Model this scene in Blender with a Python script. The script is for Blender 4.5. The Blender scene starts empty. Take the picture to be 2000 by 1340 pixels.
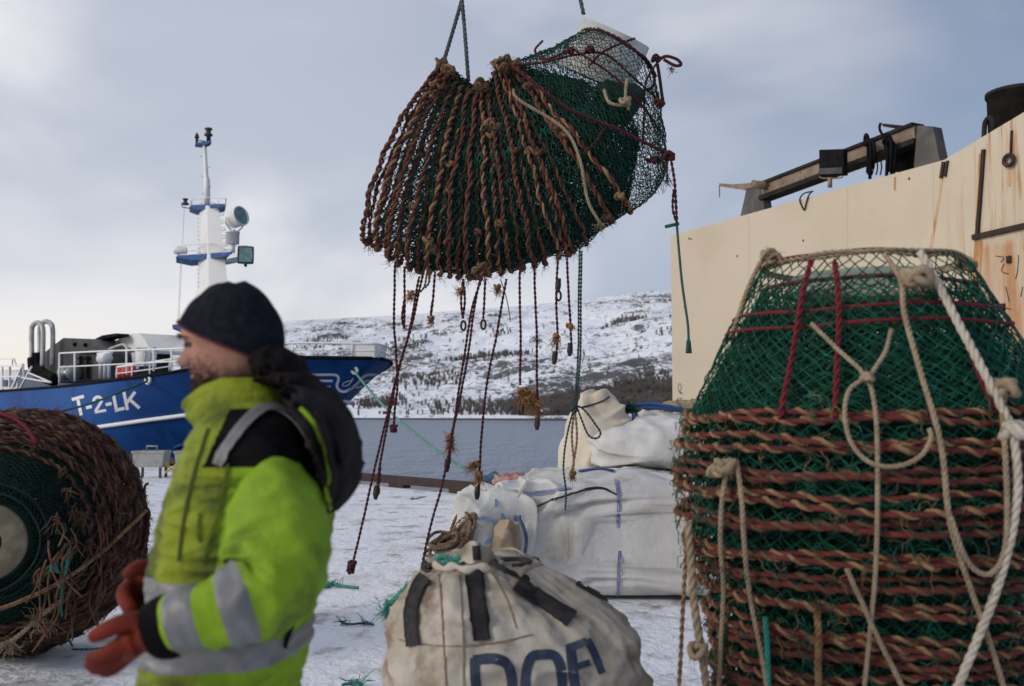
import bpy, bmesh, math, random
import numpy as np
from mathutils import Vector, noise as mnoise
from mathutils.bvhtree import BVHTree
random.seed(7); RNG = np.random.default_rng(7)
SC = bpy.context.scene
COL = SC.collection
# ------------------------------------------------------------------ camera model (photo 2000 x 1340, 35 mm lens)
FPX = 2000*35/36.0
PITCH = math.atan(135/FPX)
CAM = np.array([0.0, 0.0, 1.5])
ca, sa = math.cos(PITCH), math.sin(PITCH)
def ray(px, py):
    x = (px-1000)/FPX; y = -(py-670)/FPX
    return np.array([x, ca-sa*y, sa+ca*y])
def P(px, py, Y):                      # the point at depth Y (metres ahead) seen in that direction
    d = ray(px, py); return CAM + d*(Y/d[1])
def PS(pts, Y=None):
    return [P(p[0], p[1], p[2] if len(p) > 2 else Y) for p in pts]
def on_plane(px, py, p0, n):
    d = ray(px, py); t = np.dot(np.asarray(p0)-CAM, n)/np.dot(d, n); return CAM + d*t
def pix(p):
    q = np.asarray(p)-CAM
    f = q[1]*ca+q[2]*sa; u = -q[1]*sa+q[2]*ca
    return 1000+q[0]/f*FPX, 670-u/f*FPX
def nz(p, s=1.0, o=0.0):
    return mnoise.noise(Vector((p[0]*s+o, p[1]*s+o*1.7, p[2]*s-o)))
# ------------------------------------------------------------------ mesh collecting
class MB:
    def __init__(s): s.v = []; s.f = []; s.m = []; s.n = 0
    def add(s, V, F, m=0):
        V = np.asarray(V, float).reshape(-1, 3); b = s.n
        s.v.append(V); s.n += len(V)
        s.f += [tuple(i+b for i in f) for f in F]; s.m += [m]*len(F)
        return s
    def verts(s): return np.concatenate(s.v) if s.v else np.zeros((0, 3))
ORG = {}
def tag(o, label=None, cat=None, group=None, kind=None):
    if label: o['label'] = label
    if cat: o['category'] = cat
    if group: o['group'] = group
    if kind: o['kind'] = kind
    return o
def thing(name, label, cat, loc=(0, 0, 0), group=None):
    o = bpy.data.objects.new(name, None); COL.objects.link(o); o.empty_display_size = .1
    o.location = loc; ORG[o.name] = np.asarray(loc, float)
    return tag(o, label, cat, group)
def obj(name, mb, mats, parent=None, label=None, cat=None, group=None, kind=None, smooth=True, org=None):
    V = mb.verts()
    if parent is not None: o0 = ORG[parent.name]
    elif org is not None: o0 = np.asarray(org, float)
    else: o0 = np.array([V[:, 0].mean(), V[:, 1].mean(), V[:, 2].min()])
    me = bpy.data.meshes.new(name); me.from_pydata((V-o0).tolist(), [], mb.f)
    if not isinstance(mats, (list, tuple)): mats = [mats]
    for m in mats: me.materials.append(m)
    me.polygons.foreach_set('material_index', mb.m)
    me.polygons.foreach_set('use_smooth', [smooth]*len(mb.f)); me.update()
    o = bpy.data.objects.new(name, me); COL.objects.link(o)
    if parent is not None: o.parent = parent
    else: o.location = o0
    ORG[o.name] = o0
    return tag(o, label, cat, group, kind)
def kids(o): return [c for c in SC.objects if c.parent is o]
def copy_tree(o, parent=None):
    c = o.copy(); COL.objects.link(c)
    if parent is not None: c.parent = parent
    ORG[c.name] = ORG[o.name]
    for k in list(o.children): copy_tree(k, c)
    return c
# ------------------------------------------------------------------ curves
def spl(pts, n=40, closed=False):
    p = np.asarray(pts, float); N = len(p)
    if N < 3 and not closed:
        t = np.linspace(0, 1, n)[:, None]; return p[0]*(1-t)+p[-1]*t
    out = []; segs = N if closed else N-1
    for k in range(n):
        u = k/(n if closed else n-1)*segs; i = min(int(u), segs-1); t = u-i
        g = (lambda j: p[j % N]) if closed else (lambda j: p[min(max(j, 0), N-1)])
        a, b, c, d = g(i-1), g(i), g(i+1), g(i+2)
        out.append(.5*((2*b)+(-a+c)*t+(2*a-5*b+4*c-d)*t*t+(-a+3*b-3*c+d)*t**3))
    return np.array(out)
def resample(p, n, closed=False):
    p = np.asarray(p, float)
    if closed: p = np.vstack([p, p[:1]])
    L = np.concatenate([[0], np.cumsum(np.linalg.norm(np.diff(p, axis=0), axis=1))])
    t = np.linspace(0, L[-1], n+1)[:-1] if closed else np.linspace(0, L[-1], n)
    return np.stack([np.interp(t, L, p[:, k]) for k in range(3)], 1)
def plen(p): return float(np.linalg.norm(np.diff(np.asarray(p), axis=0), axis=1).sum())
def frames(p, closed=False):
    T = (np.roll(p, -1, 0)-np.roll(p, 1, 0)) if closed else np.gradient(p, axis=0)
    T /= np.linalg.norm(T, axis=1)[:, None]+1e-12
    r = np.array([0, 0, 1.0]) if abs(T[0][2]) < .9 else np.array([1.0, 0, 0])
    N = np.zeros_like(p); n = r
    for i in range(len(p)):
        n = n-np.dot(n, T[i])*T[i]; n = n/(np.linalg.norm(n)+1e-12); N[i] = n
    return T, N, np.cross(T, N)
def tube(mb, p, r, sides=6, closed=False, m=0, cap=True, flat=1.0):
    p = np.asarray(p, float); n = len(p); T, N, B = frames(p, closed)
    r = np.broadcast_to(np.asarray(r, float), (n,))
    a = np.arange(sides)*2*math.pi/sides
    V = p[:, None, :]+r[:, None, None]*(np.cos(a)[None, :, None]*N[:, None, :]+flat*np.sin(a)[None, :, None]*B[:, None, :])
    F = []
    for i in range(n if closed else n-1):
        j = (i+1) % n
        for k in range(sides):
            k2 = (k+1) % sides; F.append((i*sides+k, i*sides+k2, j*sides+k2, j*sides+k))
    if cap and not closed:
        F.append(tuple(range(sides-1, -1, -1))); F.append(tuple((n-1)*sides+k for k in range(sides)))
    mb.add(V.reshape(-1, 3), F, m); return mb
def strands(path, off, pitch, n=2, closed=False, per=8, wob=0.0, ph0=0.0):
    L = plen(np.vstack([path, path[:1]]) if closed else path)
    turns = max(1, round(L/pitch)); k = max(6, int(turns*per))
    q = resample(path, k, closed); T, N, B = frames(q, closed)
    if wob:
        q = q+np.array([[nz(x, 9, 3), nz(x, 9, 11), nz(x, 9, 23)] for x in q])*wob
    out = []; s = np.arange(k)/(k if closed else k-1)
    for i in range(n):
        ph = ph0+2*math.pi*(s*turns+i/n)
        out.append(q+off*(np.cos(ph)[:, None]*N+np.sin(ph)[:, None]*B))
    return out
def rope(mb, path, R, n=3, sides=5, closed=False, mats=None, pitch=None, wob=0.0):
    for i, s in enumerate(strands(path, R*.52, pitch or R*7, n, closed, 7, wob)):
        tube(mb, s, R*.56, sides, closed, (mats[i] if mats else 0))
    return mb
def tuft(mb, pos, n=18, ln=.05, r=.0012, d=(0, 0, -1), spread=.8, m=0):
    d = np.asarray(d, float)
    for _ in range(n):
        v = d+RNG.normal(0, spread, 3); v /= np.linalg.norm(v); L = ln*RNG.uniform(.5, 1.1)
        b = RNG.normal(0, .35, 3)
        p = [np.asarray(pos)+RNG.normal(0, ln*.12, 3)+v*L*t+b*L*t*t for t in (0, .35, .7, 1)]
        tube(mb, p, [r*1.3, r, r, r*.5], 3, m=m, cap=False)
    return mb
def knot(mb, pos, s, R, m=0, n=26):
    t = np.linspace(0, 2*math.pi, n, endpoint=False); a = RNG.uniform(0, 6, 3)
    p = np.stack([np.sin(t+a[0])+2*np.sin(2*t), np.cos(t)-2*np.cos(2*t), -np.sin(3*t+a[2])*1.6], 1)*s/3
    tube(mb, np.asarray(pos)+p, R, 6, True, m); return mb
def net(mb, f, nu, nv, r, jit=0.0, m=0, drop=0.0):
    G = np.zeros((nv+1, nu, 3))
    for j in range(nv+1):
        for i in range(nu): G[j, i] = f(((i+.5*(j % 2))/nu) % 1.0, j/nv)
    if jit: G = G+RNG.normal(0, jit, G.shape)
    A, B = [], []
    for j in range(nv):
        o = 1 if j % 2 else -1
        A += [G[j], G[j]]; B += [G[j+1], np.roll(G[j+1], -o, 0)]
    A = np.concatenate(A); B = np.concatenate(B)
    if drop: k = RNG.random(len(A)) > drop; A, B = A[k], B[k]
    d = B-A; d /= np.linalg.norm(d, axis=1)[:, None]+1e-9
    ref = np.where(np.abs(d[:, 2:3]) < .8, [[0, 0, 1.0]], [[1.0, 0, 0]])
    n1 = np.cross(d, ref); n1 /= np.linalg.norm(n1, axis=1)[:, None]; n2 = np.cross(d, n1)
    V = np.zeros((len(A), 6, 3))
    for k in range(3):
        o = r*(math.cos(2.0944*k)*n1+math.sin(2.0944*k)*n2); V[:, k] = A+o; V[:, 3+k] = B+o
    F = []
    for q in range(len(A)):
        b = q*6; F += [(b, b+1, b+4, b+3), (b+1, b+2, b+5, b+4), (b+2, b, b+3, b+5)]
    mb.add(V.reshape(-1, 3), F, m); return mb
# ------------------------------------------------------------------ solids
def box(mb, c, size, ax=None, m=0):
    c = np.asarray(c, float); X, Yv, Z = ax if ax is not None else np.eye(3); h = np.asarray(size)/2
    V = [c+sx*h[0]*np.asarray(X)+sy*h[1]*np.asarray(Yv)+sz*h[2]*np.asarray(Z) for sx in (-1, 1) for sy in (-1, 1) for sz in (-1, 1)]
    mb.add(V, [(0, 1, 3, 2), (4, 6, 7, 5), (0, 4, 5, 1), (2, 3, 7, 6), (0, 2, 6, 4), (1, 5, 7, 3)], m); return mb
def bar(mb, p, q, w, h, m=0, up=(0, 0, 1)):
    p, q = np.asarray(p, float), np.asarray(q, float); d = q-p; L = np.linalg.norm(d); d /= L
    s = np.cross(d, up); s /= np.linalg.norm(s); u = np.cross(s, d)
    return box(mb, (p+q)/2, (L, w, h), (d, s, u), m)
def extr(mb, poly, vec, m=0):
    poly = np.asarray(poly, float); n = len(poly); V = np.vstack([poly, poly+np.asarray(vec)])
    F = [tuple(range(n)), tuple(range(2*n-1, n-1, -1))]+[(i, i+n, (i+1) % n+n, (i+1) % n) for i in range(n)]
    mb.add(V, F, m); return mb
def grid_faces(nu, nv, cu=True, cv=False):
    F = []
    for j in range(nv if cv else nv-1):
        for i in range(nu if cu else nu-1):
            i2, j2 = (i+1) % nu, (j+1) % nv
            F.append((j*nu+i, j*nu+i2, j2*nu+i2, j2*nu+i))
    return F
def cyl(mb, p, q, r0, r1=None, sides=20, m=0):
    return tube(mb, [p, q], [r0, r0 if r1 is None else r1], sides, m=m)
def lathe(mb, c, prof, axis=(0, 0, 1), n=32, m=0):
    a = np.asarray(axis, float); a /= np.linalg.norm(a); r = np.array([1.0, 0, 0]) if abs(a[0]) < .9 else np.array([0, 1.0, 0])
    u = np.cross(a, r); u /= np.linalg.norm(u); w = np.cross(a, u); V = []
    for (R, h) in prof:
        for k in range(n):
            t = 2*math.pi*k/n; V.append(np.asarray(c)+a*h+R*(math.cos(t)*u+math.sin(t)*w))
    F = grid_faces(n, len(prof)); mb.add(V, F, m); return mb
def interp(x, tab, k=1):
    return float(np.interp(x, [t[0] for t in tab], [t[k] for t in tab]))
def sinterp(x, tab, k=1):              # smooth (cubic) table lookup
    xs = [t[0] for t in tab]; ys = [t[k] for t in tab]; n = len(xs)
    if x <= xs[0]: return ys[0]
    if x >= xs[-1]: return ys[-1]
    i = int(np.searchsorted(xs, x))-1
    def sl(j):
        if j <= 0 or j >= n-1: return (ys[min(j+1, n-1)]-ys[max(j-1, 0)])/(xs[min(j+1, n-1)]-xs[max(j-1, 0)])
        return (ys[j+1]-ys[j-1])/(xs[j+1]-xs[j-1])
    h = xs[i+1]-xs[i]; t = (x-xs[i])/h
    return (2*t**3-3*t*t+1)*ys[i]+(t**3-2*t*t+t)*h*sl(i)+(-2*t**3+3*t*t)*ys[i+1]+(t**3-t*t)*h*sl(i+1)
# ------------------------------------------------------------------ laying things on surfaces
def bvh_of(*mbs):
    V, F, b = [], [], 0
    for mb in mbs:
        v = mb.verts(); V += v.tolist(); F += [tuple(i+b for i in f) for f in mb.f]; b += len(v)
    return BVHTree.FromPolygons(V, F)
def drop(bvh, px, py, off=.004):
    d = ray(px, py); d = d/np.linalg.norm(d)
    h = bvh.ray_cast(Vector(CAM), Vector(d))
    if h[0] is None: return None
    n = np.array(h[1]); n = -n if np.dot(n, d) > 0 else n
    return np.array(h[0])+n*off
def draped(bvh, pts, off, n=60):
    q = spl([(p[0], p[1], 0) for p in pts], n) if len(pts) > 2 else resample([(p[0], p[1], 0) for p in pts], n)
    out = []; last = None
    miss = []
    for p in q:
        w = drop(bvh, p[0], p[1], off); miss.append(w is None)
        if w is None: w = P(p[0], p[1], last[1] if last is not None else 3.5)
        out.append(w); last = w
    out = np.array(out)
    for _ in range(3): out[1:-1] = .25*out[:-2]+.5*out[1:-1]+.25*out[2:]
    return out
def ribbon(mb, bvh, pts, w, off=.004, n=30, cross=3, smooth=True, m=0, thick=0.0, close=False):
    pts = [np.array([p[0], p[1], 0.0]) for p in pts]
    q = spl(pts, n, close) if smooth and len(pts) > 2 else resample(pts, n)
    T = (np.roll(q, -1, 0)-np.roll(q, 1, 0)) if close else np.gradient(q, axis=0)
    T /= np.linalg.norm(T, axis=1)[:, None]+1e-9
    Nn = np.stack([-T[:, 1], T[:, 0]], 1); V = []; ok = []
    for lay in ([0, 1] if thick else [0]):
        for i in range(n):
            for k in range(cross):
                o = (k/(cross-1)-.5)*w
                h = drop(bvh, q[i, 0]+Nn[i, 0]*o, q[i, 1]+Nn[i, 1]*o, off+lay*thick)
                ok.append(h is not None); V.append(h if h is not None else np.zeros(3))
    F = []
    top = n*cross if thick else 0
    for i in range(n if close else n-1):
        i2 = (i+1) % n
        for k in range(cross-1):
            f = (i*cross+k, i2*cross+k, i2*cross+k+1, i*cross+k+1)
            if all(ok[a+top] for a in f): F.append(tuple(a+top for a in f))
        if thick:
            for k in (0, cross-1):
                f = (i*cross+k, i2*cross+k, i2*cross+k+top, i*cross+k+top)
                if all(ok[a] for a in f): F.append(f)
    if F:
        used = sorted({a for f in F for a in f}); mp = {a: i for i, a in enumerate(used)}
        mb.add(np.array([V[a] for a in used]), [tuple(mp[a] for a in f) for f in F], m)
    return mb
def skinned(pts, edges, rad, sub=2):
    me = bpy.data.meshes.new('tmp'); me.from_pydata([list(p) for p in pts], edges, []); o = bpy.data.objects.new('tmp', me); COL.objects.link(o)
    md = o.modifiers.new('s', 'SKIN'); md.use_smooth_shade = True
    for i, r in enumerate(rad):
        rr = r if isinstance(r, (tuple, list)) else (r, r); me.skin_vertices[0].data[i].radius = rr
    me.skin_vertices[0].data[0].use_root = True
    o.modifiers.new('u', 'SUBSURF').levels = sub
    dg = bpy.context.evaluated_depsgraph_get(); ev = o.evaluated_get(dg); m2 = ev.to_mesh()
    mb = MB(); mb.add([list(v.co) for v in m2.vertices], [tuple(p.vertices) for p in m2.polygons]); ev.to_mesh_clear()
    bpy.data.objects.remove(o); bpy.data.meshes.remove(me)
    return mb
# ------------------------------------------------------------------ materials
def mat(name, c1, c2=None, scale=6.0, lo=.4, hi=.6, rough=.8, bump=0.0, bscale=60.0, metal=0.0, spec=.3, c3=None, s3=30.0, lo3=.55, hi3=.7, stretch=(1, 1, 1), sss=0.0, bstretch=(1, 1, 1), bdist=.01, emit=None, trans=0.0, sheen=0.0, ridge=None):
    m = bpy.data.materials.new(name); m.use_nodes = True; nt = m.node_tree; N = nt.nodes; L = nt.links
    b = N['Principled BSDF']; b.inputs['Roughness'].default_value = rough; b.inputs['Metallic'].default_value = metal
    b.inputs['Specular IOR Level'].default_value = spec; b.inputs['Base Color'].default_value = (*c1, 1)
    if sss: b.inputs['Subsurface Weight'].default_value = sss; b.inputs['Subsurface Radius'].default_value = (.01, .004, .002)
    if trans: b.inputs['Transmission Weight'].default_value = trans
    if sheen: b.inputs['Sheen Weight'].default_value = sheen
    tc = N.new('ShaderNodeTexCoord')
    def nze(sc, st, det=6.0):
        mp = N.new('ShaderNodeMapping'); mp.inputs['Scale'].default_value = st; L.new(tc.outputs['Object'], mp.inputs['Vector'])
        t = N.new('ShaderNodeTexNoise'); t.inputs['Scale'].default_value = sc; t.inputs['Detail'].default_value = det; t.inputs['Roughness'].default_value = .62
        L.new(mp.outputs[0], t.inputs['Vector']); return t.outputs['Fac']
    def ramp(f, lo, hi):
        r = N.new('ShaderNodeMapRange'); r.interpolation_type = 'SMOOTHSTEP'; r.inputs['From Min'].default_value = lo; r.inputs['From Max'].default_value = hi
        L.new(f, r.inputs['Value']); return r.outputs[0]
    col = None
    def mix(fac, a, bcol):
        x = N.new('ShaderNodeMix'); x.data_type = 'RGBA'; L.new(fac, x.inputs['Factor'])
        if a is None: x.inputs['A'].default_value = (*c1, 1)
        else: L.new(a, x.inputs['A'])
        x.inputs['B'].default_value = (*bcol, 1); return x.outputs['Result']
    if c2 is not None: col = mix(ramp(nze(scale, stretch), lo, hi), col, c2)
    if c3 is not None: col = mix(ramp(nze(s3, stretch), lo3, hi3), col, c3)
    if col is not None: L.new(col, b.inputs['Base Color'])
    if bump:
        bp = N.new('ShaderNodeBump'); bp.inputs['Strength'].default_value = bump; bp.inputs['Distance'].default_value = bdist
        L.new(nze(bscale, bstretch), bp.inputs['Height']); L.new(bp.outputs[0], b.inputs['Normal'])
        if ridge:                                            # sharp cloth creases
            rs, rst, rd = ridge; vo = N.new('ShaderNodeTexNoise'); vo.noise_type = 'RIDGED_MULTIFRACTAL'; vo.inputs['Scale'].default_value = rs*.55; vo.inputs['Detail'].default_value = 3; vo.inputs['Roughness'].default_value = .45; vo.inputs['Distortion'].default_value = .6
            mpr = N.new('ShaderNodeMapping'); mpr.inputs['Rotation'].default_value = (.3, .5, .2); mpr.inputs['Scale'].default_value = (1, 1, 1.7); L.new(tc.outputs['Object'], mpr.inputs[0]); L.new(mpr.outputs[0], vo.inputs['Vector'])
            mrr = N.new('ShaderNodeMapRange'); mrr.inputs['From Max'].default_value = 1.6; L.new(vo.outputs[0], mrr.inputs['Value'])
            b2 = N.new('ShaderNodeBump'); b2.inputs['Strength'].default_value = rst; b2.inputs['Distance'].default_value = rd; L.new(mrr.outputs[0], b2.inputs['Height']); L.new(bp.outputs[0], b2.inputs['Normal']); L.new(b2.outputs[0], b.inputs['Normal'])
    m['hooks'] = ''
    return m
SKY_DARK = (5.6, 6.0, 7.1); SKY_LIGHT = (9.3, 9.2, 9.6); SKY_BLUE = (3.0, 4.0, 5.8); SKY_BLUE2 = (1.5, 2.2, 3.7); SKY_HORIZON = (11.4, 10.4, 9.0)
EXPO = -0.05
# ================================================================== camera, light, sky
cam = bpy.data.objects.new('camera', bpy.data.cameras.new('camera')); COL.objects.link(cam); SC.camera = cam
cam.location = CAM; cam.rotation_euler = (math.pi/2+PITCH, 0, 0)
cam.data.lens = 35; cam.data.sensor_width = 36; cam.data.clip_end = 8000; cam.data.clip_start = .05
cam.data.dof.use_dof = True; cam.data.dof.focus_distance = 8.3; cam.data.dof.aperture_fstop = 2.7; cam.data.dof.aperture_blades = 9
SUN_EL, SUN_AZ = math.radians(24), math.atan2(-.80, -.45)      # sun behind thin cloud, from the left and a little behind
sd = bpy.data.lights.new('sun', 'SUN'); sd.energy = 1.4; sd.angle = math.radians(14); sd.color = (1, .94, .86)
sun = bpy.data.objects.new('sun', sd); COL.objects.link(sun)
sv = Vector((math.sin(SUN_AZ)*math.cos(SUN_EL), math.cos(SUN_AZ)*math.cos(SUN_EL), math.sin(SUN_EL)))
sun.rotation_euler = sv.to_track_quat('Z', 'Y').to_euler(); sun.location = (-20, -10, 20)
w = bpy.data.worlds.new('World'); SC.world = w; w.use_nodes = True; nt = w.node_tree; N = nt.nodes; L = nt.links; N.clear()
out = N.new('ShaderNodeOutputWorld'); bg = N.new('ShaderNodeBackground'); L.new(bg.outputs[0], out.inputs[0]); bg.inputs['Strength'].default_value = .1
sky = N.new('ShaderNodeTexSky'); sky.sky_type = 'NISHITA'; sky.sun_disc = False; sky.sun_elevation = SUN_EL; sky.sun_rotation = SUN_AZ; sky.air_density = 1.2; sky.dust_density = 1.5
tc = N.new('ShaderNodeTexCoord'); sep = N.new('ShaderNodeSeparateXYZ'); L.new(tc.outputs['Generated'], sep.inputs[0])
def wnoise(scale, st, loc, det=5, rough=.55, dist=0.0):
    mp = N.new('ShaderNodeMapping'); mp.inputs['Scale'].default_value = st; mp.inputs['Location'].default_value = loc; L.new(tc.outputs['Generated'], mp.inputs['Vector'])
    t = N.new('ShaderNodeTexNoise'); t.inputs['Scale'].default_value = scale; t.inputs['Detail'].default_value = det; t.inputs['Roughness'].default_value = rough; t.inputs['Distortion'].default_value = dist
    L.new(mp.outputs[0], t.inputs['Vector']); return t.outputs['Fac']
def wmap(v, a, b, c=0.0, d=1.0):
    r = N.new('ShaderNodeMapRange'); r.interpolation_type = 'SMOOTHSTEP'
    for k, x in zip(('From Min', 'From Max', 'To Min', 'To Max'), (a, b, c, d)): r.inputs[k].default_value = x
    L.new(v, r.inputs['Value']); return r.outputs[0]
def wmath(op, a, b):
    r = N.new('ShaderNodeMath'); r.operation = op
    for i, x in enumerate((a, b)):
        if isinstance(x, (int, float)): r.inputs[i].default_value = x
        else: L.new(x, r.inputs[i])
    return r.outputs[0]
def wmix(f, a, b):
    x = N.new('ShaderNodeMix'); x.data_type = 'RGBA'; L.new(f, x.inputs['Factor'])
    for k, c in (('A', a), ('B', b)):
        if isinstance(c, tuple): x.inputs[k].default_value = (*c, 1)
        else: L.new(c, x.inputs[k])
    return x.outputs['Result']
big = wnoise(1.5, (1, 1, 2.0), (3.1, .4, .2), 4, .5, .6)
fine = wnoise(3.4, (1, 1, 1.7), (.2, 5.4, 1.7), 5, .5, .5)
shade = wmath('ADD', wmath('MULTIPLY', big, .62), wmath('MULTIPLY', fine, .38))
cloud = wmix(wmap(shade, .40, .60), SKY_DARK, SKY_LIGHT)
# cloud cover thins to the right and up, where the blue shows
side = wmath('ADD', wmath('MULTIPLY', sep.outputs['X'], 1.1), wmath('MULTIPLY', sep.outputs['Z'], .55))
side = wmath('ADD', side, wmath('MULTIPLY', wmath('SUBTRACT', big, .5), -.9))
thin = wmap(side, -.02, .75, 0.0, .85)
colr = wmix(thin, cloud, wmix(wmap(sep.outputs['Z'], 0, .5), SKY_BLUE, SKY_BLUE2))
hz = wmath('MULTIPLY', wmap(sep.outputs['Z'], .13, .0), wmap(wmath('ADD', sep.outputs['X'], wmath('MULTIPLY', fine, .6)), .35, -.25))
colr = wmix(hz, colr, SKY_HORIZON)
fin = wmix(wmap(sep.outputs['Z'], -.02, -.01, 0, .88), sky.outputs[0], colr)
L.new(fin, bg.inputs['Color'])
SC.view_settings.view_transform = 'Standard'; SC.view_settings.look = 'None'; SC.view_settings.exposure = EXPO; SC.view_settings.gamma = 1
# ================================================================== snow quay, water, far shore
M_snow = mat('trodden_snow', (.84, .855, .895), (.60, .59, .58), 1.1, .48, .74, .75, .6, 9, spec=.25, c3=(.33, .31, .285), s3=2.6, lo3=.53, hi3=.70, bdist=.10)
QA, QB = P(690, 941, 21.44), P(905, 961, 18.69); QA[2] = QB[2] = 0
qd = (QB-QA)/np.linalg.norm(QB-QA)
QL = QA-qd*45; QC = QB+qd*.9
wall_d = np.array([.447, -.894, 0]); Q2 = np.array([3.0, 24.2, 0]); Q3 = Q2+wall_d*40
mb = MB(); poly = [QL, QA, QB, QC, Q2, Q3, np.array([21, -20, 0]), np.array([-60, -20, 0])]
poly = [np.array([p[0], p[1], 0]) for p in poly]
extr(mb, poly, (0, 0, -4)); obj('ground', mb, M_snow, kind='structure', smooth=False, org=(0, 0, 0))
M_timber = mat('weathered_timber', (.055, .038, .032), (.035, .026, .023), 9, rough=.85, bump=.4, bscale=30)
mb = MB(); n_ = np.array([-qd[1], qd[0], 0]); n_ = -n_ if n_[1] < 0 else n_
a0 = QL-n_*.12; b0 = QC-n_*.12
nb = 9
for i in range(nb):
    s0, s1 = a0+(b0-a0)*(i/nb), a0+(b0-a0)*((i+1)/nb); d_ = (s1-s0)/np.linalg.norm(s1-s0)
    bar(mb, s0+d_*.02+np.array([0, 0, .15]), s1-d_*.02+np.array([0, 0, .15]), .2, .15)
    for t in (.15, .5, .85):
        c = s0+(s1-s0)*t; box(mb, c+np.array([0, 0, .037]), (.5, .18, .07), (d_, n_, np.array([0, 0, 1.0])))
tag(obj('quay_kerb_beam', mb, M_timber, smooth=False), 'long brown timber beam on blocks along the edge of the snowy quay', 'kerb')
# water
M_water = mat('sea_water', (.075, .125, .20), rough=.28, bump=1.0, bscale=.55, bdist=1.4, spec=.32, bstretch=(1, .28, 1))
ntw = M_water.node_tree
mb = MB(); mb.add([(-3000, -40, -1.8), (3000, -40, -1.8), (3000, 4000, -1.8), (-3000, 4000, -1.8)], [(0, 1, 2, 3)])
obj('water', mb, M_water, kind='structure', smooth=False, org=(0, 0, 0))
# hill
SKYL = [(0, 772), (180, 742), (240, 712), (290, 672), (340, 661), (440, 642), (560, 624), (650, 620), (760, 614), (850, 607), (950, 599), (1050, 590), (1130, 583), (1230, 569), (1310, 562), (1500, 545), (1800, 535), (2100, 550)]
SHORE = [(0, 520), (300, 500), (680, 455), (900, 430), (1110, 400), (1400, 360), (2100, 300)]
def hill_h(X, Y):
    px = 1000+X/Y*FPX; ys = sinterp(px, SHORE); H = (805-sinterp(px, SKYL))/FPX
    t = (Y-ys)/max(1e-6, (900-ys))
    p = (X, Y, 0)
    if t < -.02: return -6
    n1 = nz(p, .0042, 7); n2 = nz(p, .013, 2); n3 = nz(p, .035, 5); n4 = nz(p, .09, 9); n5 = nz((X+n3*9, Y+n2*14, 0), .055, 33)
    if t <= 1:
        # convex profile seen as rising terraces up to the ridge
        e = .012+.988*min(1, max(0, t))**.85
        f = e*H*Y*(1+.0*n1)+1.5*min(1, max(0, t*8)) -1.75
        tt = min(1, max(0, t*5))*min(1, (1-t)*6+.12)
        f += tt*(n1*9+n2*6+n3*4.2+n4*1.4-abs(n5)*2.6+.8)
    else:
        f = H*900-(t-1)*60+n2*2+n3*1.2
    return f
nx_, ny_ = 380, 250
pxs = np.linspace(-60, 2080, nx_); tY = np.concatenate([np.linspace(-.03, 1.0, ny_-30), np.linspace(1.02, 2.2, 30)])
mb = MB(); V = []
for t in tY:
    for px in pxs:
        ys = sinterp(px, SHORE); Y = ys+t*(900-ys); X = (px-1000)/FPX*Y; V.append((X, Y, hill_h(X, Y)))
mb.add(V, grid_faces(nx_, ny_, False))
M_hill = mat('snowy_hillside', (.74, .76, .80), rough=.85, spec=.15)
nth = M_hill.node_tree; N = nth.nodes; L = nth.links; bs = N['Principled BSDF']
tc = N.new('ShaderNodeTexCoord'); geo = N.new('ShaderNodeNewGeometry'); sp = N.new('ShaderNodeSeparateXYZ'); L.new(geo.outputs['Normal'], sp.inputs[0]); so = N.new('ShaderNodeSeparateXYZ'); L.new(tc.outputs['Object'], so.inputs[0])
def hn(sc, det, rough, st=(1, 1, 1)):
    mp = N.new('ShaderNodeMapping'); mp.inputs['Scale'].default_value = st; L.new(tc.outputs['Object'], mp.inputs[0])
    t = N.new('ShaderNodeTexNoise'); t.inputs['Scale'].default_value = sc; t.inputs['Detail'].default_value = det; t.inputs['Roughness'].default_value = rough; L.new(mp.outputs[0], t.inputs[0]); return t.outputs['Fac']
def hm(op, a, b):
    r = N.new('ShaderNodeMath'); r.operation = op
    for i, x in enumerate((a, b)):
        if isinstance(x, (int, float)): r.inputs[i].default_value = x
        else: L.new(x, r.inputs[i])
    return r.outputs[0]
def hr(v, a, b, c=0., d=1.):
    r = N.new('ShaderNodeMapRange'); r.interpolation_type = 'SMOOTHSTEP'
    for k, x in zip(('From Min', 'From Max', 'To Min', 'To Max'), (a, b, c, d)): r.inputs[k].default_value = x
    L.new(v, r.inputs['Value']); return r.outputs[0]
patch = hn(.010, 4, .55); fineh = hn(.42, 10, .80, (.8, .5, 1)); mid = hn(.075, 8, .70, (1, .32, 2.2))
steep = hr(sp.outputs['Z'], .97, .78)                        # rock bares on the steep faces, snow stays on the flats
low = hm('MULTIPLY', hr(so.outputs['Z'], 36, 8, 0, .085), hr(so.outputs['X'], 0, 45))
low = hm('ADD', low, hr(so.outputs['Z'], 40, 4, 0, .022))
v = hm('ADD', hm('ADD', hm('MULTIPLY', fineh, .58), hm('MULTIPLY', mid, .26)), hm('ADD', hm('MULTIPLY', patch, .34), hm('ADD', hm('MULTIPLY', steep, .08), low)))
rock = hr(v, .612, .668)
mx = N.new('ShaderNodeMix'); mx.data_type = 'RGBA'; L.new(rock, mx.inputs['Factor']); mx.inputs['A'].default_value = (.82, .84, .88, 1); mx.inputs['B'].default_value = (.10, .10, .105, 1)
beach = hr(so.outputs['Z'], -.9, -1.3); mx2 = N.new('ShaderNodeMix'); mx2.data_type = 'RGBA'; L.new(beach, mx2.inputs['Factor']); L.new(mx.outputs['Result'], mx2.inputs['A']); mx2.inputs['B'].default_value = (.055, .055, .06, 1)
L.new(mx2.outputs['Result'], bs.inputs['Base Color'])
obj('hill', mb, M_hill, kind='structure', org=(0, 0, 0))
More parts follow.
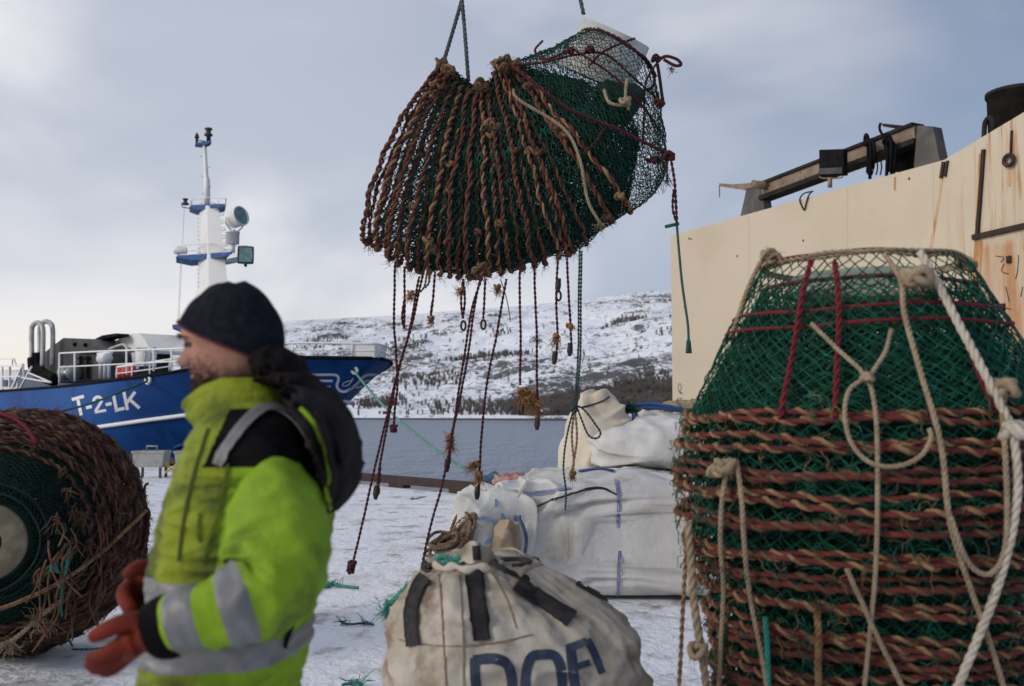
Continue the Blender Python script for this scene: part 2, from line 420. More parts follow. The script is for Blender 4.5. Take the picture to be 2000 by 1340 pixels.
# leafless birch scrub on the lower slopes: reads as one mass
M_scrub = mat('bare_birch_twigs', (.075, .068, .066), (.12, .105, .10), .05, rough=.9)
mb = MB(); V = []; F = []; cnt = 0; tries = 0
while cnt < 5200 and tries < 90000:
    tries += 1
    px = RNG.uniform(560, 1420); u = RNG.random(); t = u**1.6*.72+.012
    ys = sinterp(px, SHORE); Y = ys+t*(900-ys); X = (px-1000)/FPX*Y
    dens = 1/(1+math.exp(-(px-1010)/50))*(1.0 if t < .09+.0003*(px-1000) else .0)*1.0
    dens = max(dens, .9*math.exp(-((t-.075)/.03)**2)*(px > 700)*(.06 if px < 1000 else .9))
    c = nz((X, Y, 0), .018, 4)
    dens = max(dens, .42 if (c > .30 and t > .05) else (.012 if c > .05 else .004))
    if px < 700: dens *= .5
    if RNG.random() > dens: continue
    z = hill_h(X, Y); h = RNG.uniform(1.8, 4.6); cnt += 1
    b = len(V); pts = []
    for k in range(RNG.integers(5, 9)):
        a = RNG.uniform(0, 6.28); sp_ = RNG.uniform(.12, .75)*h*.42; x1, y1 = X+math.cos(a)*sp_, Y+math.sin(a)*sp_*.4; zt = z+h*RNG.uniform(.55, 1); w_ = RNG.uniform(.07, .2)
        x0 = X+RNG.normal(0, .18); xm, zm = (x0*.45+x1*.55)+RNG.normal(0, .15), z+(zt-z)*.55
        b = len(V); V += [(x0-w_*.6, Y, z-.3), (x0+w_*.6, Y, z-.3), (xm+w_, y1, zm), (xm-w_, y1, zm), (x1+w_*.7, y1, zt), (x1-w_*.7, y1+.1, zt)]; F += [(b, b+1, b+2, b+3), (b+3, b+2, b+4, b+5)]
mb.add(V, F); obj('birch_scrub', mb, M_scrub, kind='stuff', smooth=False, org=(0, 0, 0), label='dark leafless birch scrub covering the lower slopes across the water')
# red cabins on the far shore
M_red = mat('barn_red_paint', (.16, .035, .03), (.11, .03, .025), 1.5); M_roofsnow = mat('roof_snow', (.75, .77, .8)); M_dkwin = mat('dark_window_glass', (.03, .035, .04), rough=.2)
def cabin(px, wpx, hh, label):
    ys = sinterp(px, SHORE)+9; c = np.array([(px-1000)/FPX*ys, ys, hill_h((px-1000)/FPX*ys, ys)-.3]); W = wpx*ys/FPX; D = W*.7
    t = thing('cabin', label, 'cabin', tuple(c)); m1 = MB(); h1 = hh; h2 = hh*1.55
    pr = np.array([(-D/2, 0), (D/2, 0), (D/2, h1), (0, h2), (-D/2, h1)])
    extr(m1, [c+np.array([-W/2, q[0], q[1]]) for q in pr], (W, 0, 0)); obj('wall', m1, M_red, t, smooth=False)
    m2 = MB(); ov = .4
    for s in (-1, 1):
        extr(m2, [c+np.array([-W/2-ov, s*(D/2+.35), h1-.15]), c+np.array([-W/2-ov, 0, h2+.1]), c+np.array([-W/2-ov, 0, h2+.38]), c+np.array([-W/2-ov, s*(D/2+.35), h1+.13])], (W+2*ov, 0, 0))
    obj('roof', m2, M_roofsnow, t, smooth=False)
    for q in (-.25, .2):
        m3 = MB(); box(m3, c+np.array([W*q, -D/2-.03, h1*.55]), (.8, .1, .8)); obj('window', m3, M_dkwin, t, smooth=False)
    m4 = MB(); box(m4, c+np.array([0, -D/2-.03, h1*.38]), (.8, .1, h1*.76)); obj('door', m4, M_dkwin, t, smooth=False)
cabin(1064, 27, 1.7, 'small red cabin with a snowy roof at the far waterline below the dark birch slope')
cabin(755, 13, 1.6, 'tiny red boathouse on the far shore just right of the blue trawler bow')
# ================================================================== blue trawler
M_blue = mat('trawler_blue_paint', (.012, .075, .27), (.010, .055, .22), .35, rough=.55, spec=.22, bump=.12, bscale=.9, bdist=.06, c3=(.006, .04, .16), s3=1.1, stretch=(1, 1, .22))
M_white = mat('white_ship_paint', (.78, .78, .77), (.66, .655, .63), 1.2, lo=.5, hi=.75, rough=.45, spec=.4)
M_deckgrey = mat('dark_grey_machinery_paint', (.04, .041, .044), (.065, .065, .065), 1.5, rough=.5, bump=.1, bscale=8)
M_galv = mat('galvanised_pipe', (.46, .46, .44), (.34, .34, .33), 3, rough=.4, metal=.4)
M_black = mat('black_rubber', (.006, .006, .007), (.011, .011, .012), 5, rough=.8, spec=.08)
M_platblue = mat('platform_blue_paint', (.012, .075, .25), (.01, .06, .2), 2, rough=.4)
M_red2 = mat('red_fender_plastic', (.55, .05, .04), rough=.5)
M_glass = mat('lamp_glass', (.16, .30, .30), (.10, .2, .21), 6, rough=.15, spec=.6)
M_gframe = mat('dark_green_frame', (.02, .06, .045), rough=.5)
M_grey = mat('light_grey_lettering', (.72, .73, .74), rough=.5); M_emb = mat('emblem_grey_paint', (.72, .74, .78), rough=.8, spec=.05)
ST = np.array([-4.0, 30.0, 0]); AFT = np.array([-.7071, .7071, 0]); STB = np.array([-.7071, -.7071, 0])
ZD = [(0, 3.12), (2.3, 3.12), (6.6, 2.66), (11, 2.47), (17.5, 2.37), (40, 2.2)]
def zdeck(s): return sinterp(s, ZD)
def hull_pt(sig, t, side):                        # sig: distance aft of the stem line, t: 0 keel .. 1 bulwark top
    s = sig
    for _ in range(3):
        z = -3.6+t*(zdeck(s)+3.6); dz = max(0, 3.12-z); s0 = 2.27*(dz/1.54)**.82; s = sig+s0
    z = -3.6+t*(zdeck(s)+3.6); Ls = 7.5+1.1*max(0, 3.12-z); B = 4.5-.05*max(0, 3.12-z)
    u = min(1, sig/Ls); b = B*(1-(1-u)**1.95)
    return ST+AFT*s+STB*b*side+np.array([0, 0, z])
sg = np.concatenate([np.linspace(0, 1, 12)**1.5*2, np.linspace(2.3, 12, 24), np.linspace(13, 34, 12)]); tt = np.linspace(0, 1, 26)
hull = MB(); V = []
for t in tt:
    row = [hull_pt(x, t, 1) for x in sg[::-1]]+[hull_pt(x, t, -1) for x in sg[1:]]; V += row
nr = 2*len(sg)-1; hull.add(V, grid_faces(nr, len(tt), False))
top0 = (len(tt)-1)*nr; deckz = .75
dk = MB(); Vd = []
for x in sg[2:]:
    for sd_ in (1, -1):
        td_ = 1-deckz/(zdeck(x)+3.6); q = hull_pt(x, td_, sd_)-STB*sd_*.05; Vd.append(q)
hull.add(Vd, [(2*i, 2*i+1, 2*i+3, 2*i+2) for i in range(len(sg)-3)])
ta = hull_pt(sg[-1], 0, 1); tr = [hull_pt(sg[-1], t, 1) for t in tt]+[hull_pt(sg[-1], t, -1) for t in tt[::-1]]; hull.add(tr, [tuple(range(len(tr)))])
TR = thing('trawler', 'blue hulled fishing trawler with a white mast moored at the quay, bow to the right', 'fishing vessel', tuple(ST+AFT*12+np.array([0, 0, -1.8])))
hull_o = obj('hull', hull, M_blue, TR)
HB = bvh_of(hull)
# black cap rail round the top of the bulwark
for name, off, r, z in (('cap_rail', 0, .055, .0),):
    m = MB(); line = [hull_pt(x, 1, 1) for x in sg[::-1]]+[hull_pt(x, 1, -1) for x in sg[1:]]; tube(m, resample(line, 120), r, 6); obj(name, m, M_black, TR)
# white rubbing strake
m = MB(); q = draped(HB, [(60, 846), (150, 838), (190, 834), (280, 821), (380, 808), (480, 795), (560, 787), (615, 783)], .02, 50); tube(m, q, .075, 8); obj('rubbing_strake', m, M_white, TR)
m = MB(); q = draped(HB, [(598, 785), (635, 782), (660, 783), (683, 786), (693, 791)], .02, 30); tube(m, q, .075, 8); obj('rubbing_strake', m, M_white, TR)
m = MB(); q = draped(HB, [(340, 876), (356, 868), (372, 872), (372, 879), (350, 880)], .02, 20); tube(m, q, .06, 6, True); obj('anchor_pocket_rim', m, M_blue, TR)
# registration T-2-LK
m = MB()
def stroke(pts, w, **k): ribbon(m, HB, pts, w, .012, k.get('n', 14), 3, k.get('sm', False))
for pts in ([(141, 780.5), (164.5, 774)], [(153, 781), (159.3, 811)], [(168.5, 796.5), (180, 793.5)], [(207, 790.5), (218.5, 787.5)],
            [(222, 770), (228.6, 804)], [(226, 801), (244, 797)], [(242.5, 765.5), (249.5, 800.5)], [(264.5, 765), (247, 788)], [(253, 779), (273, 797)]):
    stroke(pts, 6.2)
ribbon(m, HB, [(183.5, 787), (184.5, 779.5), (191, 775), (197.5, 777.5), (198.5, 783.5), (194, 792), (187, 803)], 5.6, .012, 22, 3)
stroke([(186, 805), (208, 801)], 5.2)
obj('registration_letters', m, M_grey, TR, label='white letters T-2-LK', smooth=False)
# swooping line emblem on the bow
m = MB()
ribbon(m, HB, [(602, 732), (630, 731.5), (652, 731.5), (660, 735), (661, 742), (658, 752), (662, 761), (671, 764.5), (682, 761), (696, 750), (708, 737), (716, 732.5), (726, 731.5), (738, 733)], 5, .012, 60, 3)
for pts, w_ in (([(611, 743.5), (650, 743.5)], 4.6), ([(626, 755.5), (646, 755.5)], 4.6), ([(711, 744), (724, 743)], 3.6), ([(695, 757), (708, 754)], 3.6)): ribbon(m, HB, pts, w_, .012, 10, 3, False)
ribbon(m, HB, [(690, 738), (684, 748), (677, 753), (670, 753), (671, 748), (680, 744), (687, 743)], 1.5, .012, 30, 2)
obj('bow_emblem', m, M_emb, TR, smooth=False)
# hawse ring and fairlead
for px, py, r in ((693, 722, .13), (290, 741, .16)):
    m = MB(); c = drop(HB, px, py, .03); t = np.linspace(0, 2*math.pi, 20, endpoint=False); tube(m, [c+AFT*r*math.cos(a)+np.array([0, 0, r*.7*math.sin(a)]) for a in t], .05, 6, True); obj('fairlead', m, M_white, TR)
def SP(px, py, lat): return on_plane(px, py, ST+STB*lat, STB)
# bow guard rail following the deck edge
rl = [hull_pt(x, 1, 1)-STB*.1 for x in np.linspace(7.5, .15, 26)]+[hull_pt(x, 1, -1)+STB*.1 for x in np.linspace(.15, 8, 26)]
rl = resample(rl, 90)
m = MB(); tube(m, rl+np.array([0, 0, .44]), .036, 6); tube(m, rl+np.array([0, 0, .22]), .020, 5)
for i in range(0, 90, 4): bar(m, rl[i], rl[i]+np.array([0, 0, .42]), .09, .04, up=(1, .2, 0))
obj('bow_guard_rail', m, M_white, TR)
m = MB()
for i in list(range(40, 50)): 
    m.add([rl[i]+np.array([0, 0, .03]), rl[i+1]+np.array([0, 0, .03]), rl[i+1]+np.array([0, 0, .4]), rl[i]+np.array([0, 0, .4])], [(0, 1, 2, 3)])
obj('bow_bulwark_plate', m, M_white, TR, smooth=False)
# midship railing
m = MB(); lat = 4.25
tp = spl([SP(116, 690, lat), SP(200, 686, lat), SP(300, 682.5, lat), SP(420, 678, lat)], 20); md = spl([SP(116, 717, lat), SP(200, 713, lat), SP(300, 708, lat), SP(420, 702, lat)], 20)
tube(m, tp, .03, 6); tube(m, md, .024, 6)
for px, yb in ((116, 746), (146, 742), (247, 728), (300, 722), (335, 718)): bar(m, SP(px, yb+3, lat), SP(px, interp(px, [(116, 690), (420, 678)]), lat), .1 if px < 150 else .07, .06, up=(1, .3, 0))
obj('side_rail', m, M_white, TR)
m = MB()
for px in (196, 205, 213): bar(m, SP(px, 738, 3.4), SP(px, 690, 3.4), .11, .1, up=(1, .3, 0))
bar(m, SP(192, 692, 3.4), SP(218, 689, 3.4), .12, .1); lathe(m, SP(204, 700, 3.6), [(0, -.3), (.18, -.3), (.18, .3), (0, .3)], AFT, 16)
obj('line_hauler', m, M_white, TR)
# big dark winch housing
m = MB(); extr(m, [SP(*p, 2.6) for p in ((86, 748), (86, 690), (96, 681), (124, 660), (178, 662), (211, 681), (216, 690), (216, 740))], -STB*2.4)
wh = obj('winch_housing', m, M_deckgrey, TR, smooth=False)
m = MB()
for px, py in ((146, 673), (167, 674)): cyl(m, SP(px, py, 2.56), SP(px, py, 2.66), .08, sides=16)
for a, b in (((150, 690), (190, 690)), ((150, 700), (176, 700)), ((152, 712), (178, 711))): bar(m, SP(*a, 2.66), SP(*b, 2.66), .08, .05)
for px in (158, 172): bar(m, SP(px, 741, 2.7), SP(px, 695, 2.7), .12, .12, up=(1, .3, 0))
obj('winch_fitting', m, M_black, wh, smooth=False)
m = MB(); lathe(m, SP(136, 728, 3.0), [(0, -.45), (.32, -.45), (.32, -.4), (.12, -.38), (.12, .38), (.32, .4), (.32, .45), (0, .45)], AFT, 24); obj('winch_drum', m, M_galv, wh)
# goose-neck vent pipes
for xs, lat in (((62, 70, 84), 3.3), ((78, 88, 103), 2.9)):
    x0, xm, x1 = xs; yt = 630 if lat > 3 else 628
    m = MB(); pts = [SP(x0, 722, lat), SP(x0, 690, lat), SP(x0, 646, lat), SP(x0+3, yt+5, lat), SP((x0+x1)/2, yt, lat), SP(x1-3, yt+5, lat), SP(x1, 646, lat), SP(x1, 676, lat), SP(x1-1, 716, lat)]
    tube(m, spl(pts, 40), .10, 10); obj('goose_neck_pipe', m, M_galv, TR)
m = MB(); tube(m, spl([SP(63, 700, 3.35), SP(66, 722, 3.35), SP(82, 736, 3.3), (SP(106, 745, 3.2))], 20), .2, 10); tube(m, spl([SP(72, 690, 3.2), SP(74, 716, 3.2), SP(88, 730, 3.2), SP(108, 740, 3.2)], 20), .2, 10); obj('pipe_trunk', m, M_black, TR)
# white windlass cover, dark antenna bracket, small deck gear
m = MB(); extr(m, [SP(*p, 1.6) for p in ((214, 690), (226, 668), (243, 652), (272, 651), (283, 664), (294, 684), (292, 690))], -STB*1.6); lathe(m, SP(285, 700, 2.2), [(0, -.3), (.36, -.3), (.36, .2), (.25, .3), (0, .3)], (0, 0, 1), 20); bar(m, SP(262, 690, 1.7), SP(266, 722, 1.7), .2, .2, up=(1, .3, 0)); obj('windlass_cover', m, M_white, TR, smooth=False)
m = MB(); extr(m, [SP(*p, 2.2) for p in ((181, 664), (200, 655), (226, 651), (229, 656), (206, 661), (186, 667))], -STB*.5); bar(m, SP(211, 658, 2.0), SP(212, 690, 2.0), .14, .14, up=(1, .3, 0)); obj('searchlight_bracket', m, M_black, TR, smooth=False)
m = MB(); tube(m, spl([SP(214, 682, 2.6), SP(230, 676, 2.6), SP(243, 674, 2.6), SP(250, 684, 2.6)], 16), .06, 6)
for px in (272, 283, 292, 300): bar(m, SP(px, 680, 2.5), SP(px, 722, 2.5), .04, .04, up=(1, .3, 0))
bar(m, SP(268, 681, 2.5), SP(303, 680, 2.5), .08, .08); obj('deck_davit', m, M_galv, TR)
m = MB()
for px, py in ((236, 730), (247, 727), (256, 725)): lathe(m, SP(px, py, 3.6), [(0, -.22), (.15, -.17), (.2, 0), (.15, .17), (0, .22)], (0, 0, 1), 14)
obj('fender_ball', m, M_red2, TR)
m = MB()
for px, py, s_ in ((585, 694, .16), (608, 694, .2)):
    lathe(m, SP(px, py, .5), [(0, -.3), (s_, -.3), (s_, -.1), (s_*.7, .06), (0, .12)], (0, 0, 1), 16)
obj('bow_winch', m, M_white, TR)
# aft rails, ladder and accommodation edge at the frame's left
m = MB(); la = 4.0
for a, b, w_ in (((-40, 701), (27, 701), .06), ((-40, 716), (46, 714), .08), ((-40, 737), (40, 735), .06), ((-40, 757), (34, 759), .06), ((12, 785), (45, 712), .1), ((33, 770), (62, 716), .06), ((27, 701), (33, 716), .05), ((24, 701), (24, 716), .05), ((42, 737), (100, 747), .05), ((56, 728), (100, 747), .05), ((19, 716), (19, 770), .09), ((5, 716), (5, 770), .06), ((46, 714), (46, 737), .05)): bar(m, SP(*a, la), SP(*b, la), w_, w_, up=(.7, -.7, .2))
obj('aft_rail', m, M_white, TR, smooth=False)
m = MB(); extr(m, [SP(*p, 3.0) for p in ((-60, 775), (-60, 722), (34, 722), (34, 768))], -STB*3.0); ah = obj('accommodation_block', m, M_white, TR, smooth=False)
m = MB()
for x0, x1 in ((4, 15), (21, 30), (-18, -6)): extr(m, [SP(x0, 742, 3.02), SP(x1, 742, 3.02), SP(x1, 754, 3.02), SP(x0, 754, 3.02)], STB*.03)
obj('window', m, M_platblue, ah, smooth=False)
# ------------------------------------------------ mast
def MP(px, py, dl=0.0): return SP(px, py, dl)
ms = MB(); rows = [(725, 352, 466), (640, 362, 458), (560, 385, 445.5), (500, 387.5, 438), (408, 390, 428)]
V = []
for py, x0, x1 in rows:
    mid_ = x0+(x1-x0)*.36
    c = MP((x0+x1)/2, py); wd = np.linalg.norm(MP(x1, py)-MP(x0, py))
    right = np.array([.95, .31, 0]); fw = np.array([.31, -.95, 0])
    q = [MP(x0, py), MP(mid_, py)+fw*wd*.45, MP(x1, py)+fw*.05, MP(x1, py)-fw*wd*.5, MP(mid_, py)-fw*wd*.75]; V += q
ms.add(V, grid_faces(5, len(rows))+[(20, 21, 22, 23, 24)]); mast = obj('mast', ms, M_white, TR, smooth=False)
m = MB(); tube(m, [MP(404.5, 408), MP(404, 352), MP(402.8, 345), MP(399.5, 285)], [.125, .115, .085, .07], 12)
obj('top_pole', m, M_white, mast)
m = MB()
for py, sd_ in ((307, -1), (328, 1), (346, -1), (366, 1), (380, -1)):
    x = interp(py, [(285, 399.5), (408, 404.5)]); tube(m, spl([MP(x, py-1), MP(x+sd_*8, py-1), MP(x+sd_*8.5, py-3)], 8), .014, 5)
for py in np.linspace(416, 490, 6): tube(m, spl([MP(427+(py-416)*.1, py), MP(436+(py-416)*.1, py), MP(436+(py-416)*.1, py+4), MP(427+(py-416)*.1, py+5)], 10), .014, 5)
for py in np.linspace(560, 420, 18): tube(m, [MP(389, py)+np.array([-.03, -.1, 0]), MP(392, py)+np.array([-.03, -.12, 0])], .014, 4)
obj('step_rung', m, M_galv, mast)
def platform(pts, thick, dep, name='platform'):
    m = MB(); f = np.array([.31, -.95, 0]); extr(m, [MP(*p)+f*dep*.5 for p in pts], -f*dep); o = obj(name, m, M_platblue, mast, smooth=False); return o
platform(((381, 284), (384, 281.5), (413, 277.5), (411, 281), (400, 286), (392, 285)), .1, .5)
platform(((370, 409), (374, 406), (441, 403.5), (440, 408), (420, 411), (385, 415)), .1, 1.1)
platform(((344, 508), (346, 505), (452, 498), (452, 503), (420, 510), (374, 514)), .1, 1.6)
platform(((337, 640), (337, 637), (372, 634), (372, 647), (356, 648)), .1, 1.4)
m = MB(); extr(m, [MP(*p)+np.array([.25, -.76, 0]) for p in ((440, 512), (452, 500), (466, 503), (466, 507))], np.array([-.5, 1.52, 0])); extr(m, [MP(*p)+np.array([.1, -.36, 0]) for p in ((402, 418), (405, 411), (425, 411))], np.array([-.2, .72, 0])); obj('platform_bracket', m, M_white, mast, smooth=False)
m = MB(); f = np.array([.31, -.95, 0])
def hoop(pts, dep, r=.016):
    a = [MP(*p)+f*dep for p in pts]; b = [MP(*p)-f*dep for p in pts]; tube(m, a, r, 5); tube(m, b, r, 5); tube(m, [a[0], b[0]], r, 5); tube(m, [a[-1], b[-1]], r, 5)
hoop([(373, 396), (392, 393), (408, 391), (441, 394)], .55); hoop([(344, 489), (362, 485), (420, 481), (452, 481)], .8); 
for x in (375, 393, 410, 426, 439): bar(m, MP(x, 407)+f*.55, MP(x, 394)+f*.55, .03, .03, up=(1, .3, 0))
for x in (362, 390, 400, 436): bar(m, MP(x, 505)+f*.8, MP(x, 484)+f*.8, .03, .03, up=(1, .3, 0))
tube(m, [MP(440, 484)+f*.4, MP(482, 484)+f*.4], .02, 5); tube(m, [MP(440, 490)+f*.4, MP(458, 490)+f*.4], .02, 5)
obj('platform_rail', m, M_white, mast)
m = MB()
for (px, py, w_) in ((384.5, 270, .9), (407, 262, 1.3)):
    lathe(m, MP(px, py), [(0, -.2*w_), (.055*w_, -.2*w_), (.055*w_, -.05*w_), (.12*w_, -.05*w_), (.12*w_, .0), (.075*w_, .02), (.075*w_, .13*w_), (.12*w_, .14*w_), (.1*w_, .18*w_), (0, .2*w_)] if w_ > 1 else [(0, -.25), (.05, -.25), (.05, 0), (.09, 0), (.08, .1), (.02, .22), (0, .22)], (0, 0, 1), 14)
for a, b in (((385, 283), (385, 273)), ((401, 281), (409, 268)), ((386, 274), (400, 276)), ((411, 279), (411, 266))): bar(m, MP(*a), MP(*b), .035, .035, up=(1, .3, .1))
obj('top_lamp', m, M_deckgrey, mast)
m = MB(); lathe(m, MP(362, 394), [(0, -.12), (.14, -.12), (.14, -.06), (.075, -.04), (.075, .07), (.11, .08), (.11, .12), (0, .12)], (0, 0, 1), 14); tube(m, spl([MP(355, 397), MP(356, 404), MP(364, 406), MP(372, 407)], 10), .02, 5); obj('side_lamp', m, M_deckgrey, mast)
m = MB(); tube(m, [MP(360, 402), MP(355, 505), MP(349, 640)], .008, 4); tube(m, [MP(353, 505), MP(346.5, 640)], .006, 4); obj('stay_wire', m, M_galv, mast)
# searchlight drum on its yoke
dd = np.array([.80, -.50, .20]); dd /= np.linalg.norm(dd); c = MP(457, 432)+f*.5
m = MB(); lathe(m, c, [(0, -.36), (.2, -.36), (.29, -.24), (.33, -.1), (.35, .3), (.37, .3), (.37, .36), (.33, .36), (.33, .30)], dd, 28); sl = obj('searchlight', m, M_white, mast)
m = MB(); lathe(m, c, [(0, .22), (.15, .24), (.335, .31)], dd, 28); obj('lens', m, M_glass, sl)
m = MB(); s_ = np.cross(dd, (0, 0, 1)); s_ /= np.linalg.norm(s_)
tube(m, spl([c+s_*.4, c+s_*.38+np.array([0, 0, -.25]), c+np.array([0, 0, -.5]), c-s_*.38+np.array([0, 0, -.25]), c-s_*.4], 20), .03, 6); b_ = MP(453, 470)+f*.5; lathe(m, b_, [(0, -.2), (.24, -.2), (.24, .2), (.26, .2), (.26, .24), (0, .25)], (0, 0, 1), 20); cyl(m, b_-np.array([0, 0, .55]), b_-np.array([0, 0, .2]), .1); cyl(m, b_+np.array([0, 0, .22]), c-np.array([0, 0, .45]), .07); obj('searchlight_yoke', m, M_white, sl)
# square floodlight and white radome capsule
fc = MP(478, 503)+f*.6; fr = np.array([.97, .25, 0]); fu = np.array([-.04, .16, .98]); fn = np.cross(fr, fu)
m = MB(); tube(m, spl([fc+fr*.25*a+fu*.3*b for a, b in ((-1, -.8), (-1, .8), (-.8, 1), (.8, 1), (1, .8), (1, -.8), (.8, -1), (-.8, -1))], 40, True), .035, 6, True); box(m, fc-fn*-.08*(1 if fn[1] < 0 else -1)*-1, (.44, .54, .1), (fr, fu, fn)); bar(m, fc-fu*.3, fc-fu*.42, .16, .08, up=(1, 0, 0)); fl = obj('floodlight', m, M_gframe, mast)
m = MB(); box(m, fc+fn*.035*(-1 if fn[1] > 0 else 1), (.44, .54, .03), (fr, fu, fn)); obj('lamp_pane', m, M_glass, fl, smooth=False)
m = MB(); lathe(m, MP(352, 493)+f*.5, [(0, -.26), (.1, -.25), (.14, -.18), (.14, .2), (.12, .26), (0, .28)], np.array([.97, .2, .05]), 20); tube(m, [MP(344, 500)+f*.5, MP(370, 505)+f*.5], .03, 5); obj('lamp_capsule', m, M_white, mast)
# ------------------------------------------------ mooring ropes of the trawler
M_gline = mat('faded_green_rope', (.16, .34, .29), (.10, .25, .21), 5, bump=.5, bscale=40); M_dgline = mat('dark_green_mooring_rope', (.035, .11, .075), (.05, .14, .1), 5, bump=.5, bscale=40)
h0 = drop(HB, 693, 722, .08); e0 = P(978, 942, 20.3)
m = MB(); q = spl([h0]+PS([(722, 762, 28.2), (760, 803, 26.4), (800, 838, 24.6), (850, 877, 22.8), (910, 915, 21.3)])+[e0], 60); rope(m, q, .035, 3, 5); obj('mooring_line', m, M_gline, label='pale green mooring rope from the trawler bow down to the quay beside the white bags', cat='rope')
h0 = drop(HB, 290, 742, .1); m = MB(); q = spl([h0]+PS([(235, 766, 29.6), (180, 787, 28.9), (130, 801, 28.2), (60, 818, 27.0), (-60, 850, 25.6), (-160, 905, 25)]), 60); rope(m, q, .035, 3, 5); obj('mooring_line', m, M_dgline, label='dark green mooring rope slanting across the registration letters of the blue hull', cat='rope')
# ================================================================== cream coloured ship
M_cream = mat('cream_ship_paint', (.565, .487, .372), (.53, .45, .335), .5, lo=.42, hi=.68, rough=.55, spec=.3, bump=.25, bscale=.8, bdist=.08, c3=(.47, .36, .23), s3=5, lo3=.66, hi3=.80)
ntc = M_cream.node_tree; N = ntc.nodes; L = ntc.links; bs = N['Principled BSDF']; base_link = bs.inputs['Base Color'].links[0].from_socket
tc = N.new('ShaderNodeTexCoord'); sp = N.new('ShaderNodeSeparateXYZ'); L.new(tc.outputs['Object'], sp.inputs[0])
hm_N, hm_L = N, L
def cn(sc, st, det=6):
    mp = N.new('ShaderNodeMapping'); mp.inputs['Scale'].default_value = st; L.new(tc.outputs['Object'], mp.inputs[0]); t = N.new('ShaderNodeTexNoise'); t.inputs['Scale'].default_value = sc; t.inputs['Detail'].default_value = det; t.inputs['Roughness'].default_value = .6; L.new(mp.outputs[0], t.inputs[0]); return t.outputs['Fac']
streak = cn(5.5, (1.6, 1.6, .10), 3); blot = cn(.9, (1, 1, .6)); speck = cn(14, (1, 1, .5))
along = hr(sp.outputs['Y'], -.1, -1.6)                       # rust gathers on the older plating towards the bow
mask = hm('MULTIPLY', hr(streak, .50, .72), hm('MULTIPLY', hr(blot, .30, .56), along))
low_z = hm('MULTIPLY', hm('MULTIPLY', hr(sp.outputs['Z'], 6.32, 6.1), hr(sp.outputs['Y'], -.75, -1.15)), hr(cn(3.0, (1.6, 1.6, .12), 4), .36, .66, .15, .85))
mask = hm('MULTIPLY', hm('ADD', hm('MAXIMUM', mask, low_z), hm('MULTIPLY', hr(speck, .64, .72), hm('MULTIPLY', along, .35))), 1.0)
mx = N.new('ShaderNodeMix'); mx.data_type = 'RGBA'; L.new(mask, mx.inputs['Factor']); L.new(base_link, mx.inputs['A']); mx.inputs['B'].default_value = (.40, .175, .06, 1); L.new(mx.outputs['Result'], bs.inputs['Base Color'])
M_rust = mat('rusty_steel', (.05, .030, .026), (.035, .025, .022), 6, rough=.9, bump=.5, bscale=25, c3=(.12, .05, .028), s3=9)
M_rustfilm = mat('rust_run', (.42, .20, .08), (.55, .38, .22), 3.0, rough=.8, stretch=(2, 2, .3))
M_craneb = mat('brown_crane_paint', (.28, .21, .15), (.20, .15, .11), 3, rough=.6, c3=(.12, .075, .05), s3=8)
M_crdark = mat('dark_crane_steel', (.022, .019, .018), (.035, .03, .027), 4, rough=.8, spec=.1)
M_grpost = mat('grey_crane_post', (.12, .112, .105), (.085, .08, .075), 3, rough=.7)
W0 = np.array([4.05, 25.4, 0]); WN = np.array([-.894, -.447, 0]); WD = wall_d
def CP(px, py, off=0.0): return on_plane(px, py, W0-WN*off, WN)
FS = thing('factory_ship', 'tall cream ship side with rust streaks and a folded deck crane on top', 'ship', tuple(W0+WD*8+np.array([0, 0, -1.8])))
topl = [(1310, 460), (1845, 312), (1851, 308), (2000, 219), (2090, 165), (2400, 20)]
wl = MB(); pl = [CP(*p) for p in topl]; bot = [np.array([pl[-1][0], pl[-1][1], -3.0]), np.array([pl[0][0], pl[0][1], -3.0])]
extr(wl, pl+bot, -WN*.14); hp = obj('hull', wl, M_cream, FS, smooth=False); CB = bvh_of(wl)
m = MB(); q0, q1 = pl[0].copy(), pl[-1].copy()
ins = [q0+np.array([0, 0, -.9]), pl[1]+np.array([0, 0, -.9]), q1+np.array([0, 0, -2.9]), np.array([q1[0], q1[1], -3.0]), np.array([q0[0], q0[1], -3.0])]
extr(m, [p-WN*.15 for p in ins], -WN*8); obj('deck_block', m, M_cream, FS, smooth=False)
m = MB(); tr_ = [q0-WN*.14, q0-WN*8, q0-WN*8+np.array([0, 0, -9]), q0-WN*.14+np.array([0, 0, -9])]; extr(m, [p+(-WD)*.002 for p in tr_], WD*.14); obj('transom', m, M_cream, FS, smooth=False)
def cr(name, pts, r, mt, off=.0, sides=6, parent=None):
    m = MB(); tube(m, spl([CP(p[0], p[1], -off-(p[2] if len(p) > 2 else 0)) for p in pts], 30), r, sides); return obj(name, m, mt, parent or FS)
m = MB()
for px, y0, y1, w_ in ((1655, 366, 800, 2), (1462, 420, 800, 1.5), (1822, 322, 480, 1.2)): bar(m, CP(px, y0, -.002), CP(px, y1, -.002), .02, .007, up=WN)
obj('weld_seam', m, M_cream, FS, smooth=False)
m = MB()
for pts, w_ in (([(1843, 318), (1840, 352), (1832, 400), (1824, 450), (1815, 500)], 5), ([(1912, 470), (1910, 500), (1906, 560), (1902, 600)], 16), ([(1972, 330), (1971, 365)], 6), ([(1748, 346), (1748, 372)], 4), ([(1916, 300), (1910, 380), (1908, 440)], 7)): ribbon(m, CB, pts, w_, .004, 20, 3)
obj('rust_streak', m, M_rustfilm, FS, smooth=False)
